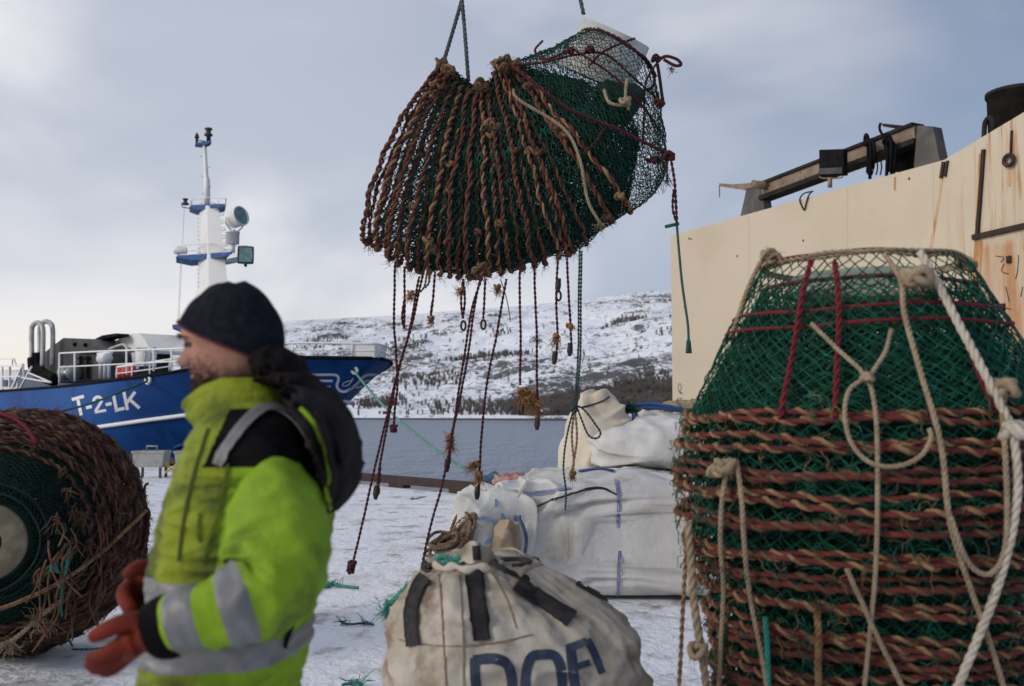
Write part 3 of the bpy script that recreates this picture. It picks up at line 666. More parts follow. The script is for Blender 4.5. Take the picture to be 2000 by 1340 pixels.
m = MB(); bar(m, CP(1921, 292, -.03), CP(1908, 468, -.03), .06, .05, up=WN); bar(m, CP(1900, 464, -.035), CP(2200, 396, -.035), .09, .07, up=WN); bar(m, CP(1843, 316, -.02), CP(1838, 348, -.02), .06, .04, up=WN); bar(m, CP(1851, 314, -.02), CP(1846, 345, -.02), .04, .04, up=WN); obj('rusty_rib', m, M_rust, FS, smooth=False)
cr('rail_hoop', [(1921, 296), (1922, 262), (1924, 240), (1932, 230), (1938, 236), (1940, 256), (1941, 286)], .045, M_crdark, -.2, 8)
m = MB(); c = CP(1970, 313, -.06); t = np.linspace(0, 2*math.pi, 24, endpoint=False); tube(m, [c+WD*.09*math.cos(a)+np.array([0, 0, .09*math.sin(a)]) for a in t], .035, 8, True); bar(m, CP(1976, 255, -.02), CP(1974, 300, -.02), .03, .03, up=WN); obj('mooring_eye', m, M_rust, FS)
m = MB()
for pts in ([(1945, 500), (1962, 503), (1955, 512)], [(1990, 498), (1988, 530), (1984, 545)], [(1962, 515), (1956, 530), (1970, 535)], [(1965, 560), (1972, 590)], [(1998, 560), (1994, 580)], [(1955, 600), (1975, 604)], [(1945, 590), (1951, 593)]): tube(m, draped(CB, pts, .010, 12), .006, 4)
for px, py in ((1972, 507), (1960, 600)): c = drop(CB, px, py, .02); box(m, c, (.08, .04, .12), (WD, WN, np.array([0, 0, 1.0])))
obj('scrap_fitting', m, M_rust, FS)
cr('rope_loop', [(1587, 374), (1570, 378), (1562, 390), (1566, 403), (1571, 410), (1575, 395), (1580, 381), (1588, 373)], .016, M_crdark, .03)
m = MB()
for px, py in ((1346, 466), (1350, 467), (1337, 600), (1440, 500), (1569, 470), (1776, 349)): c = drop(CB, px, py, .004); box(m, c, (.03, .02, .04), (WD, WN, np.array([0, 0, 1.0])))
obj('paint_chip', m, M_crdark, FS, smooth=False)
# crane folded along the bulwark
cx = 1.2
m = MB(); extr(m, [CP(*p, cx) for p in ((1440, 450), (1458, 368), (1486, 366), (1498, 440))], -WN*.25); pr = obj('crane_rest', m, M_grpost, FS, smooth=False)
m = MB(); extr(m, [CP(*p, cx) for p in ((1404, 358), (1430, 360), (1497, 355), (1508, 363), (1490, 368), (1450, 371), (1406, 364))], -WN*.7); m2 = MB(); tube(m2, [CP(1405, 362, cx), CP(1405.5, 385, cx)], .012, 4)
ca_ = obj('crane_cradle_arm', m, M_craneb, FS, smooth=False); obj('hanging_wire', m2, M_crdark, ca_)
b0, b1 = CP(1484, 373, cx), CP(1786, 258, cx); m = MB()
ax = (b1-b0)/np.linalg.norm(b1-b0); up_ = np.cross(ax, WN); up_ = up_ if up_[2] > 0 else -up_
def web(o0, o1, t0, t1, mt, name, par=None, back=.25):
    L_ = np.linalg.norm(b1-b0); m = MB(); extr(m, [b0+ax*L_*t0+up_*o0, b0+ax*L_*t1+up_*o0, b0+ax*L_*t1+up_*o1, b0+ax*L_*t0+up_*o1], -WN*back); return obj(name, m, mt, par or FS, smooth=False)
bm = web(-.13, .13, 0, 1, M_craneb, 'crane_boom')
def flange(o0, o1): 
    L_ = np.linalg.norm(b1-b0); m = MB(); extr(m, [b0+WN*.06+up_*o0, b0+WN*.06+ax*L_+up_*o0, b0+WN*.06+ax*L_+up_*o1, b0+WN*.06+up_*o1], -WN*.36); obj('boom_flange', m, M_crdark, bm, smooth=False)
flange(.131, .2); flange(-.24, -.131)
m = MB(); lathe(m, CP(1490, 362, cx-.1), [(0, -.3), (.1, -.3), (.1, .3), (0, .3)], WN, 14); obj('boom_pin', m, M_craneb, bm)
m = MB(); extr(m, [CP(*p, cx) for p in ((1784, 334), (1792, 245), (1822, 247), (1839, 330))], -WN*.25); obj('crane_post', m, M_grpost, FS, smooth=False)
m = MB(); extr(m, [CP(*p, cx+.1) for p in ((1722, 241), (1792, 248), (1792, 258), (1724, 247))], -WN*.2); obj('crane_jib', m, M_crdark, FS, smooth=False)
m = MB(); extr(m, [CP(*p, cx+.3) for p in ((1742, 335), (1752, 262), (1796, 250), (1794, 335))], -WN*.6); obj('crane_machinery', m, M_black, FS, smooth=False)
m = MB()
for k in range(11):
    x = 1686+RNG.uniform(0, 14)+(0 if k < 5 else 38); w_ = RNG.uniform(6, 16); y0 = RNG.uniform(262, 276); y1 = RNG.uniform(318, 350); o = cx-.25+RNG.uniform(-.1, .1)
    tube(m, spl([CP(x, y0+12, o), CP(x+w_*.4, y0, o), CP(x+w_, y0+8, o), CP(x+w_*1.1, (y0+y1)/2, o), CP(x+w_*.9, y1, o+.1)], 16), .035, 6)
for k in range(4): x = 1694+k*8; tube(m, spl([CP(x, 300, cx-.2), CP(x+4, 325, cx-.2), CP(x+1, 342, cx-.2)], 10), .016, 5)
tube(m, spl([CP(1720, 240, cx-.2), CP(1718, 252, cx-.2), CP(1726, 270, cx-.2), CP(1730, 300, cx-.2)], 12), .03, 6)
obj('hydraulic_hose', m, M_black, FS)
m = MB(); extr(m, [CP(*p, .55) for p in ((1600, 292.5), (1647, 291), (1647.5, 342), (1600, 344))], -WN*.12); fd = obj('work_light', m, M_black, FS, smooth=False)
m = MB(); extr(m, [CP(*p, .53) for p in ((1602, 329), (1646, 327), (1646, 339), (1602, 341))], WN*.02); obj('lamp_visor', m, M_deckgrey, fd, smooth=False)
m = MB(); tube(m, spl([CP(1601, 343, .6), CP(1606, 348, .6), CP(1640, 348, .6), CP(1646, 342, .6)], 12), .016, 5); tube(m, [CP(1621, 347, .6), CP(1621, 366, .6)], .05, 8); obj('lamp_stand', m, M_craneb, fd)
m = MB(); lathe(m, CP(1990, 285, 1.6), [(0, -1), (.50, -1), (.52, .95), (.55, .95), (.55, 1.02), (.48, 1.02), (.46, .6), (0, .6)], (0, 0, 1), 32); obj('funnel', m, M_crdark, FS)
# ================================================================== crab pots
M_net = mat('green_net_twine', (.007, .105, .058), (.004, .05, .032), 14, rough=.7, c3=(.02, .21, .13), s3=11, lo3=.58, hi3=.66)
M_netdk = mat('dark_green_net_twine', (.008, .062, .042), (.004, .03, .022), 9, rough=.75, c3=(.014, .12, .085), s3=9, lo3=.56, hi3=.66)
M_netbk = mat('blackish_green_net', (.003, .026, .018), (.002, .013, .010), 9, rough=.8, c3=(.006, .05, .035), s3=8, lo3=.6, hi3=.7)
M_core = mat('maroon_rope', (.135, .028, .024), (.085, .022, .02), 22, bump=.6, bscale=180, c3=(.22, .04, .03), s3=12)
M_wrap = mat('brown_hemp_rope', (.31, .185, .092), (.19, .095, .047), 16, bump=.7, bscale=220, c3=(.36, .24, .13), s3=20)
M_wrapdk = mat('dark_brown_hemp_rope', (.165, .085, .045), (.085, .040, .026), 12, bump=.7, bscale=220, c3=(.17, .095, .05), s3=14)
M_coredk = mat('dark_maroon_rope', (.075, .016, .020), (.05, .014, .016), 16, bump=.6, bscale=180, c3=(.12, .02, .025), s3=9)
M_redline = mat('red_line', (.18, .013, .024), (.12, .012, .018), 18, bump=.5, bscale=200)
M_pale = mat('pale_twisted_rope', (.56, .50, .42), (.44, .38, .30), 18, bump=.6, bscale=160)
M_beige = mat('beige_twisted_rope', (.36, .28, .19), (.27, .20, .13), 18, bump=.6, bscale=160)
M_white_pl = mat('white_plastic_collar', (.62, .61, .58), (.5, .5, .48), 5, rough=.45, sss=.0)
M_teal = mat('teal_twine', (.03, .30, .23), (.02, .2, .16), 18, bump=.5, bscale=180)
M_iron = mat('dark_iron', (.03, .025, .025), (.07, .04, .03), 20, rough=.55, metal=.5)
ORD = 'first second third fourth fifth sixth seventh eighth ninth tenth eleventh twelfth thirteenth fourteenth fifteenth sixteenth seventeenth eighteenth nineteenth twentieth'.split()
RB, RT, PH = .684, .372, .615
def ring_path(r, z, n=120, jr=.012, jz=.016, o=0.0):
    t = np.arange(n)/n*2*math.pi
    return np.array([((r+jr*nz((math.cos(a)*1.5, math.sin(a)*1.5, o), 1.3)*2)*math.cos(a), (r+jr*nz((math.cos(a)*1.5, math.sin(a)*1.5, o), 1.3)*2)*math.sin(a), z+jz*2*nz((math.cos(a), math.sin(a), o+9), 1.6)) for a in t])
def curl(m, p0, r, L_=.16, rad=.0016):       # a stray end wandering over the outside of the pot
    q = [np.asarray(p0)*np.array([1.01, 1.01, 1])]; d = RNG.normal(0, 1, 3)
    for _ in range(7):
        d = d*.6+RNG.normal(0, .7, 3)+np.array([0, 0, -.25]); d /= np.linalg.norm(d); x = q[-1]+d*L_/7; h_ = math.hypot(x[0], x[1])+1e-9
        k_ = r*RNG.uniform(1.0, 1.035)/h_; x = np.array([x[0]*(.5+.5*k_), x[1]*(.5+.5*k_), x[2]]); q.append(x)
    tube(m, spl(q, 14), rad, 3, cap=False)
def wrapped_ring(name, parent, r, z, R, o, mc, mw, pitch=.085, fuzz=60, fl=.045):
    p = ring_path(r, z, o=o); a = resample(p, 240, True); b = strands(p, R*.80, pitch, 1, True, 9, .004)[0]
    m = MB(); tube(m, a, R*.80, 6, True); c = obj(name, m, mc, parent)
    m = MB(); b2 = b+np.array([RNG.normal(0, .0012, 3) for _ in b]); rr = R*.62*(1+.55*np.array([nz(x, 5, o) for x in b2])); tube(m, b2, rr, 5, True)
    for _ in range(fuzz//3): curl(m, b2[RNG.integers(len(b2))], r)
    for _ in range(fuzz): tuft(m, b2[RNG.integers(len(b2))], 2, fl, .0011, (0, 0, -.4), .7)
    obj('rope_wrapping', m, mw, c); return c
def make_pot(o, mc, mw, mn, label, group=None, fuzz=60, R=.0132, netr=.0027, nu=54, nv=24, fl=.035, pitch=.10):
    t = thing('crab_pot', label, 'crab pot', (0, 0, 0), group)
    wrapped_ring('base_ring', t, RB, 0, R, o, mc, mw, pitch, fuzz, fl)
    wrapped_ring('side_ring', t, RB*.99, .031, R*.92, o+5, mc, mw, pitch*1.1, fuzz//2, fl)
    m = MB(); net(m, lambda u, v: np.array([((RB-.01)+(RT-RB+.01)*v+.012*math.sin(v*3.1))*math.cos(2*math.pi*u), ((RB-.01)+(RT-RB+.01)*v+.012*math.sin(v*3.1))*math.sin(2*math.pi*u), PH*v]), nu, nv, netr, .004, drop=.03)
    for _ in range(90): a_ = RNG.uniform(0, 6.28); z_ = RNG.uniform(-.05, .12); curl(m, (RB*math.cos(a_), RB*math.sin(a_), z_), RB*1.005, .15, .0017)
    obj('net', m, mn, t)
    m = MB(); net(m, lambda u, v: np.array([((RB-.06)+(RT-RB+.02)*v)*math.cos(2*math.pi*u), ((RB-.06)+(RT-RB+.02)*v)*math.sin(2*math.pi*u), .01+PH*.7*v]), 64, 26, .0036, .010); obj('inner_net', m, M_netdk, t)
    m = MB(); tube(m, ring_path(RT, PH, 60, .006, .006, o), .008, 6, True); obj('top_ring', m, mn if mn is M_netbk else mc, t)
    return t
def add_collar(t, z=.50, r=.20, mt=None, h=.16):
    m = MB(); lathe(m, ORG[t.name]+np.array([0, 0, z]), [(r*1.16, 0), (r, h), (r*.985, h), (r*1.14, 0), (r*1.16, 0)], (0, 0, 1), 40); return obj('entrance_collar', m, mt or M_white_pl, t)
# ------------------------------------------------ the tall stack at the right
SX, SY = 1.345, 3.8
CONT = [(500, 190), (640, 262), (820, 350), (930, 366), (1000, 362), (1060, 343), (1130, 318), (1230, 304), (1340, 300), (1572, 296)]
def zpx(py): return P(1688, py, SY)[2]
CZ = sorted([(zpx(py), r*SY/FPX) for py, r in CONT])
def stackR(z): return sinterp(z, CZ)
g = 'crab pots nested in the tall stack'
protos = [make_pot(3.1, M_core, M_wrap, M_net, 'x', g), make_pot(8.7, M_core, M_wrap, M_net, 'x', g), make_pot(17.3, M_core, M_wrapdk, M_net, 'x', g, fuzz=110)]
NR = 18; zb = [1.468-.088*min(k, 8)-.0745*max(0, k-8) for k in range(NR)]
for k in range(NR):
    o = protos[k] if k < 3 else copy_tree(protos[[0, 1, 2, 1, 2, 0, 2][k % 7]])
    s = stackR(zb[k])/RB; o.location = (SX+RNG.normal(0, .006), SY+RNG.normal(0, .006), zb[k]+RNG.normal(0, .011 if k else .001)); o.scale = (s, s, .965)
    o.rotation_euler = (RNG.normal(0, .010), RNG.normal(0, .010), RNG.uniform(0, 6.28)); o['group'] = g
    o['label'] = 'topmost crab pot of the tall stack, its whole green net cone showing' if k == 0 else (('lowest crab pot of the tall stack by the cream ship, standing on the snow' if k == NR-1 else ORD[k]+' crab pot from the top of the tall stack by the cream ship'))
top = protos[0]; bpy.context.view_layer.update()
ORG[top.name] = np.zeros(3)
add_collar(top, .50, .255, mat('dirty_white_collar', (.34, .36, .29), (.24, .27, .21), 5, rough=.5), .075); add_collar(top, .375, .275, mat('olive_plastic_collar', (.11, .13, .085), (.08, .10, .07), 5, rough=.5), .085)
m = MB(); net(m, lambda u, v: np.array([(.655-.285*v)*math.cos(6.2832*u), (.655-.285*v)*math.sin(6.2832*u), .02+.50*v]), 72, 34, .0027, .006); obj('inner_net', m, M_net, top)
m = MB()
for zz, rr in ((.405, .395), (.345, .415)): tube(m, ring_path(RB+(RT-RB)*(zz/PH)+.004, zz, 80, .004, .008, zz), .007, 5, True)
obj('hoop_line', m, M_redline, top)
SB = MB(); zs = np.linspace(.0, 2.085, 60); SB.add([(SX+stackR(z)*math.cos(a), SY+stackR(z)*math.sin(a), z) for z in zs for a in np.linspace(0, 2*math.pi, 96, endpoint=False)], grid_faces(96, 60)); SBV = bvh_of(SB)
inv = lambda q: np.array([(top.matrix_world.inverted() @ Vector(x))[:] for x in q])
m = MB()
for pts in ([(1588, 512), (1570, 580), (1552, 690), (1526, 822)], [(1632, 512), (1640, 600), (1637, 700), (1632, 818)], [(1800, 514), (1870, 640), (1935, 800)]):
    rope(m, inv(draped(SBV, pts, .012, 40)), .011, 2, 5)
obj('vertical_line', m, M_redline, top)
m = MB(); tp = P(1500, 500, SY)
for k in range(2):
    t = np.linspace(0, 2*math.pi, 60, endpoint=False); q = np.array([(SX+(.360+.006*k)*math.cos(a), SY+(.365+.006*k)*math.sin(a), 2.052+.012*k+.012*nz((math.cos(a)*2, math.sin(a)*2, k*4.))) for a in t]); rope(m, inv(q), .0085, 2, 5, True)
for px, py in ((1500, 498), (1510, 506), (1880, 512), (1890, 520)): knot(m, inv([P(px, py, SY-.1)])[0], .03, .009)
obj('rim_lashing', m, M_beige, top)
# long loose ropes draped down the stack
def drape_rope(label, pts, R, mt, off=.025, n=70, kn=(), tufts=(), cat='rope', nst=3):
    m = MB(); q = draped(SBV, pts, off+R, n); rope(m, q, R, nst, 6)
    for px, py, s, r in kn:
        c = drop(SBV, px, py, off+.02); c = c if c is not None else P(px, py, SY-.5); knot(m, c, s, r); knot(m, c, s*.8, r)
        tuft(m, c, 26, s*1.2, .0012)
    return obj('draped_rope', m, mt, None, label, cat, 'loose ropes draped over the tall pot stack')
drape_rope('thick white rope hanging in a long curve down the right of the tall pot stack', [(1786, 506), (1830, 590), (1890, 710), (1943, 815), (1960, 870), (1966, 960), (1950, 1060), (1918, 1165), (1880, 1270), (1845, 1360), (1800, 1470)], .0145, M_pale, .03, 90, ((1958, 848, .04, .014),))
drape_rope('beige rope with a pale knot near the rim beside the thick white rope', [(1724, 506), (1756, 560), (1762, 625), (1800, 760), (1832, 880), (1846, 1010), (1882, 1130), (1920, 1250), (1950, 1360), (1960, 1440)], .0095, M_beige, .022, 90, ((1778, 556, .045, .016),))
drape_rope('thin tan rope forming a Y under the rim, hanging down the middle of the stack', [(1590, 640), (1640, 692), (1690, 742), (1708, 800), (1713, 900), (1711, 1060), (1701, 1210), (1686, 1360)], .0078, M_beige, .02, 90, ((1694, 748, .02, .008),))
drape_rope('short tan rope branch joining the Y knot from the upper right', [(1738, 652), (1730, 690), (1712, 722), (1694, 748)], .0075, M_beige, .02, 30)
drape_rope('tan rope loop hanging below the Y knot across the upper rings', [(1694, 748), (1662, 768), (1652, 815), (1665, 870), (1700, 905), (1745, 912), (1790, 895), (1812, 860), (1808, 842)], .0078, M_beige, .026, 60)
drape_rope('frayed pale rope hanging from a tuft on the left rings of the tall stack', [(1436, 910), (1424, 980), (1421, 1060), (1428, 1150), (1424, 1250), (1420, 1360)], .009, M_beige, .024, 60, ((1438, 912, .035, .012), (1420, 920, .03, .01)))
drape_rope('pale rope slanting right from the frayed tuft on the left rings', [(1452, 900), (1462, 980), (1466, 1060), (1480, 1170), (1502, 1280), (1512, 1360)], .009, M_beige, .026, 60)
drape_rope('brown rope hanging in a U beside the thick white rope', [(1938, 780), (1944, 880), (1948, 1000), (1942, 1070), (1918, 1108), (1888, 1098), (1864, 1060), (1846, 1005)], .009, M_beige, .034, 60, ((1940, 772, .04, .014),))
drape_rope('tan rope end crossing the middle rope low on the tall stack', [(1656, 1100), (1682, 1160), (1708, 1225), (1738, 1290), (1770, 1360)], .0085, M_beige, .03, 40)
drape_rope('orange brown rope stub hanging short near the bottom middle of the stack', [(1602, 1190), (1605, 1240), (1604, 1300), (1606, 1370)], .012, M_wrap, .02, 30)
drape_rope('teal rope stub hanging low on the tall stack left of the orange one', [(1505, 1200), (1509, 1260), (1512, 1360)], .010, M_teal, .02, 30)
m = MB(); q = spl(PS([(1500, 500), (1482, 520), (1458, 572), (1440, 625), (1428, 660)], SY-.02), 40); rope(m, q, .010, 3, 6); tuft(m, P(1500, 495, SY), 40, .05, .0014); obj('draped_rope', m, M_beige, None, 'tan rope hugging the left outline of the top net cone', 'rope', 'loose ropes draped over the tall pot stack')
m = MB(); q = spl(PS([(1342, 1010), (1340, 1080), (1334, 1180), (1330, 1270), (1324, 1380)], SY-.15), 60); rope(m, q, .0085, 2, 6); obj('draped_rope', m, M_wrap, None, 'brown rope dangling free at the far left of the tall stack', 'rope', 'loose ropes draped over the tall pot stack')
m = MB(); q = spl(PS([(1344, 1020), (1350, 1100), (1356, 1180), (1368, 1260), (1378, 1330), (1382, 1400)], SY-.2), 70); rope(m, q, .0155, 3, 6); c = P(1366, 1270, SY-.21); knot(m, c, .035, .012); tuft(m, c, 24, .05, .0013); obj('draped_rope', m, M_beige, None, 'thick twisted tan rope with a knot hanging at the left edge of the tall stack', 'rope', 'loose ropes draped over the tall pot stack')
m = MB(); 
for c_ in ((1352, 858), (1345, 870)): t = np.linspace(0, 2*math.pi, 24, endpoint=False); tube(m, [P(c_[0]+12*math.cos(a), c_[1]+9*math.sin(a)+3*math.sin(2*a), SY-.05) for a in t], .004, 5, True)
obj('twine_loop', m, M_teal, None, 'small teal twine loop sticking out left of the upper rings of the tall stack', 'twine')
# ------------------------------------------------ the stack lying on its side at the left
A0 = np.array([-2.80, 5.28, .80]); A1 = np.array([-3.12, 6.45, .76]); ax_ = (A1-A0)/np.linalg.norm(A1-A0)
g = 'crab pots nested in the stack lying on its side'
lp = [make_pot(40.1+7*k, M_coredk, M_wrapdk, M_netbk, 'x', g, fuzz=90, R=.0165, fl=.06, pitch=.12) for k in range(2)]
NL = 15; rotq = Vector(tuple(-ax_)).to_track_quat('Z', 'Y')
for k in range(NL):
    o = lp[k] if k < 2 else copy_tree(lp[k % 2])
    s_al = .46+.06*k; rad = sinterp(s_al, [(.40, .46), (.60, .585), (.8, .675), (1.0, .725), (1.2, .735), (1.3, .70)]); s = rad/RB
    o.location = tuple(A0+ax_*s_al+RNG.normal(0, .006, 3)); o.scale = (s, s, s*(.72 if k else .72)); o.rotation_mode = 'QUATERNION'
    o.rotation_quaternion = rotq @ Vector((0, 0, 1)).rotation_difference(Vector((RNG.normal(0, .02), RNG.normal(0, .02), 1)).normalized()) @ __import__('mathutils').Euler((0, 0, RNG.uniform(0, 6.28))).to_quaternion(); o['group'] = g
    o['label'] = 'front crab pot of the stack lying on its side, its pale collar facing the camera' if k == 0 else ('rearmost crab pot of the stack lying on its side, farthest from its pale collar' if k == NL-1 else ORD[k]+' crab pot from the pale collar in the stack lying on its side')
ft = lp[0]; m = MB(); lathe(m, (0, 0, PH*.92), [(.11, .03), (.27, .05), (.285, .03), (.285, -.12), (.27, -.12), (.26, .02), (.12, .0), (.11, .03)], (0, 0, 1), 44)
M_dirtpl = mat('dirty_plastic_collar', (.22, .19, .13), (.14, .12, .08), 5, rough=.65); ORG[ft.name] = np.zeros(3); obj('entrance_collar', m, M_dirtpl, ft); m = MB(); lathe(m, (0, 0, PH*.92), [(0, -.10), (.2, -.06), (.29, .0), (.33, -.10), (.42, -.24)], (0, 0, 1), 30); obj('dark_hole_plug', m, M_netbk, ft)  # dark plug added so the collar hole and gaps round it look shaded
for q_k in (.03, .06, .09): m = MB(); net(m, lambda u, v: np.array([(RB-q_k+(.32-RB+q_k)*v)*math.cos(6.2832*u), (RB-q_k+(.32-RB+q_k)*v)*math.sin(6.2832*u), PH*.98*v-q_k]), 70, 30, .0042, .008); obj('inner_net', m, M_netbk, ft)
LB = MB(); V = []; ua = np.cross(ax_, (0, 0, 1)); ua /= np.linalg.norm(ua); va = np.cross(ua, ax_); sl_ = np.linspace(0, 1.36, 30)
for s_al in sl_:
    r_ = sinterp(s_al, [(0, .30), (.40, .46), (.60, .585), (.8, .675), (1.0, .725), (1.2, .735), (1.36, .69)])
    for a in np.linspace(0, 2*math.pi, 64, endpoint=False): V.append(A0+ax_*s_al+r_*(math.cos(a)*ua+math.sin(a)*va))
LB.add(V, grid_faces(64, 30)); LBV = bvh_of(LB)
def lrope(label, pts, R, mt, off=.03, n=50, tf=(), group=None, st=3):
    m = MB(); q = draped(LBV, pts, off, n); rope(m, q, R, st, 5)
    for i in tf: tuft(m, q[i], 40, .11, .002, (0, 0, -.6), .7)
    return obj('draped_rope', m, mt, None, label, 'rope', group)
lrope('thin tan rope slanting across the front of the stack lying on its side', [(-30, 1180), (30, 1160), (100, 1130), (180, 1080), (240, 1028), (270, 1000)], .012, M_wrap, .05)
lrope('frayed pale brown rope trailing along the lower front of the lying stack', [(-20, 1255), (30, 1230), (70, 1190), (110, 1160)], .014, M_beige, .05, 40, (10, 25))
lrope('red rope arching over the upper left of the lying pot stack', [(-20, 820), (20, 828), (50, 850), (68, 880)], .012, M_redline, .05, 40)
m = MB(); q = spl([P(128, 1062, 5.62), P(118, 1085, 5.6), P(104, 1112, 5.55)], 16); rope(m, q, .009, 2, 5); q = spl(PS([(138, 1068, 5.62), (128, 1110, 5.6), (118, 1180, 5.75), (128, 1235, 6.2)])+[P(141, 1262, 6.38)], 40); q[:, 2] = np.maximum(q[:, 2], .012); rope(m, q, .009, 2, 5)
q = spl([(x, y, .014) for x, y in [P(141, 1262, 6.37)[:2], P(170, 1262, 6.37)[:2], P(200, 1260, 6.40)[:2], P(212, 1256, 6.46)[:2]]], 20); rope(m, q, .008, 2, 5); knot(m, P(103, 1112, 5.55), .03, .01)
obj('twine', m, M_teal, None, 'bright teal twine hanging from the lying pot stack and trailing over the snow', 'twine')
m = MB(); q = spl(PS([(278, 985, 6.45), (288, 1000, 6.45), (286, 1040, 6.42), (268, 1090, 6.4), (235, 1140, 6.38), (205, 1170, 6.38)]), 40); rope(m, q, .014, 2, 5); q = spl(PS([(282, 960, 6.45), (284, 948, 6.45), (290, 944, 6.45)]), 10); tube(m, q, .008, 5); obj('loose_rope', m, M_coredk, None, 'dark rope bight hanging loose off the right side of the lying pot stack', 'rope')
m = MB()
for k in range(40):
    px = RNG.uniform(40, 215); py = RNG.uniform(1010, 1185)-(max(0, px-150))*.6; c = drop(LBV, px, py, .02)
    if c is None: continue
    L_ = RNG.uniform(.10, .34); q = spl([c, c+np.array([RNG.normal(0, .03), -.03, -L_*.4]), c+np.array([RNG.normal(0, .06), -.05, -L_])], 10); q[:, 2] = np.maximum(q[:, 2], .02); tube(m, q, .006, 4)
for k in range(26):
    px = RNG.uniform(60, 262); py = RNG.uniform(840, 1130); c = drop(LBV, px, py, .03)
    if c is not None: tuft(m, c, 12, .09, .003, (0, -.3, -.9), .4)
obj('frayed_rope_ends', m, M_wrapdk, None, 'ragged brown rope ends hanging off the rings of the lying pot stack', 'rope', kind='stuff')
# ------------------------------------------------ the bundle hanging from the crane
HY = 6.6; M_lash = mat('tan_lashing', (.20, .125, .065), (.12, .07, .04), 14, bump=.5, bscale=200)
TOPS = [(0, 866, 124), (.12, 880, 132), (.25, 897, 150), (.38, 915, 163), (.5, 935, 166), (.62, 952, 160), (.72, 965, 140), (.82, 972, 126), (.92, 985, 122), (1, 1000, 122)]
BOTS = [(0, 720, 474), (.08, 740, 482), (.16, 772, 512), (.26, 812, 527), (.38, 872, 536), (.5, 928, 540), (.6, 985, 530), (.7, 1040, 520), (.8, 1092, 502), (.88, 1132, 484), (.94, 1190, 436), (1, 1232, 412)]
BOWS = [(0, -26), (.2, -16), (.4, -4), (.6, 2), (.8, 6), (1, 6)]
def hring(t, o=0.0):
    T = P(sinterp(t, TOPS, 1), sinterp(t, TOPS, 2), HY); B = P(sinterp(t, BOTS, 1), sinterp(t, BOTS, 2), HY); bw = sinterp(t, BOWS)*HY/FPX
    C = (T+B)/2; hv = (T-B)/2; side = np.array([hv[2], 0, -hv[0]]); side /= np.linalg.norm(side)
    dpu = (C-CAM)/np.linalg.norm(C-CAM); dpu = dpu+np.array([.10*(1-t), 0, 0]); dp = dpu*.5
    def f(u):
        c, s = math.cos(2*math.pi*u), math.sin(2*math.pi*u)
        sq = np.sign(s)*abs(s)**.72                      # slack sides: the ring hangs as a long flattened loop
        wv = .018*nz((c*2+o, s*2, t*9), 1.5)+.007*nz((c*6+o, s*6, t*9), 1.5)
        k_ = (1-c)/2; wd = .30*k_**.9*(1-k_)**.55*2.35+.25*k_**1.6*(1-k_)**.35*1.9     # teardrop: pinched at the sling, widest low down
        return C+hv*c+dpu*1.05*wd*np.sign(s)+side*(-bw*(1-c*c)*(-1)+wv)
    return f, C, hv, side
NH = 14; apx = P(1205, 150, HY)
HT = np.concatenate([np.linspace(0, .87, NH-2)+np.array([0]+[RNG.normal(0, .008) for _ in range(NH-3)]), [.95, 1.0]])
g = 'crab pots hanging in the lifted bundle'; hung = []
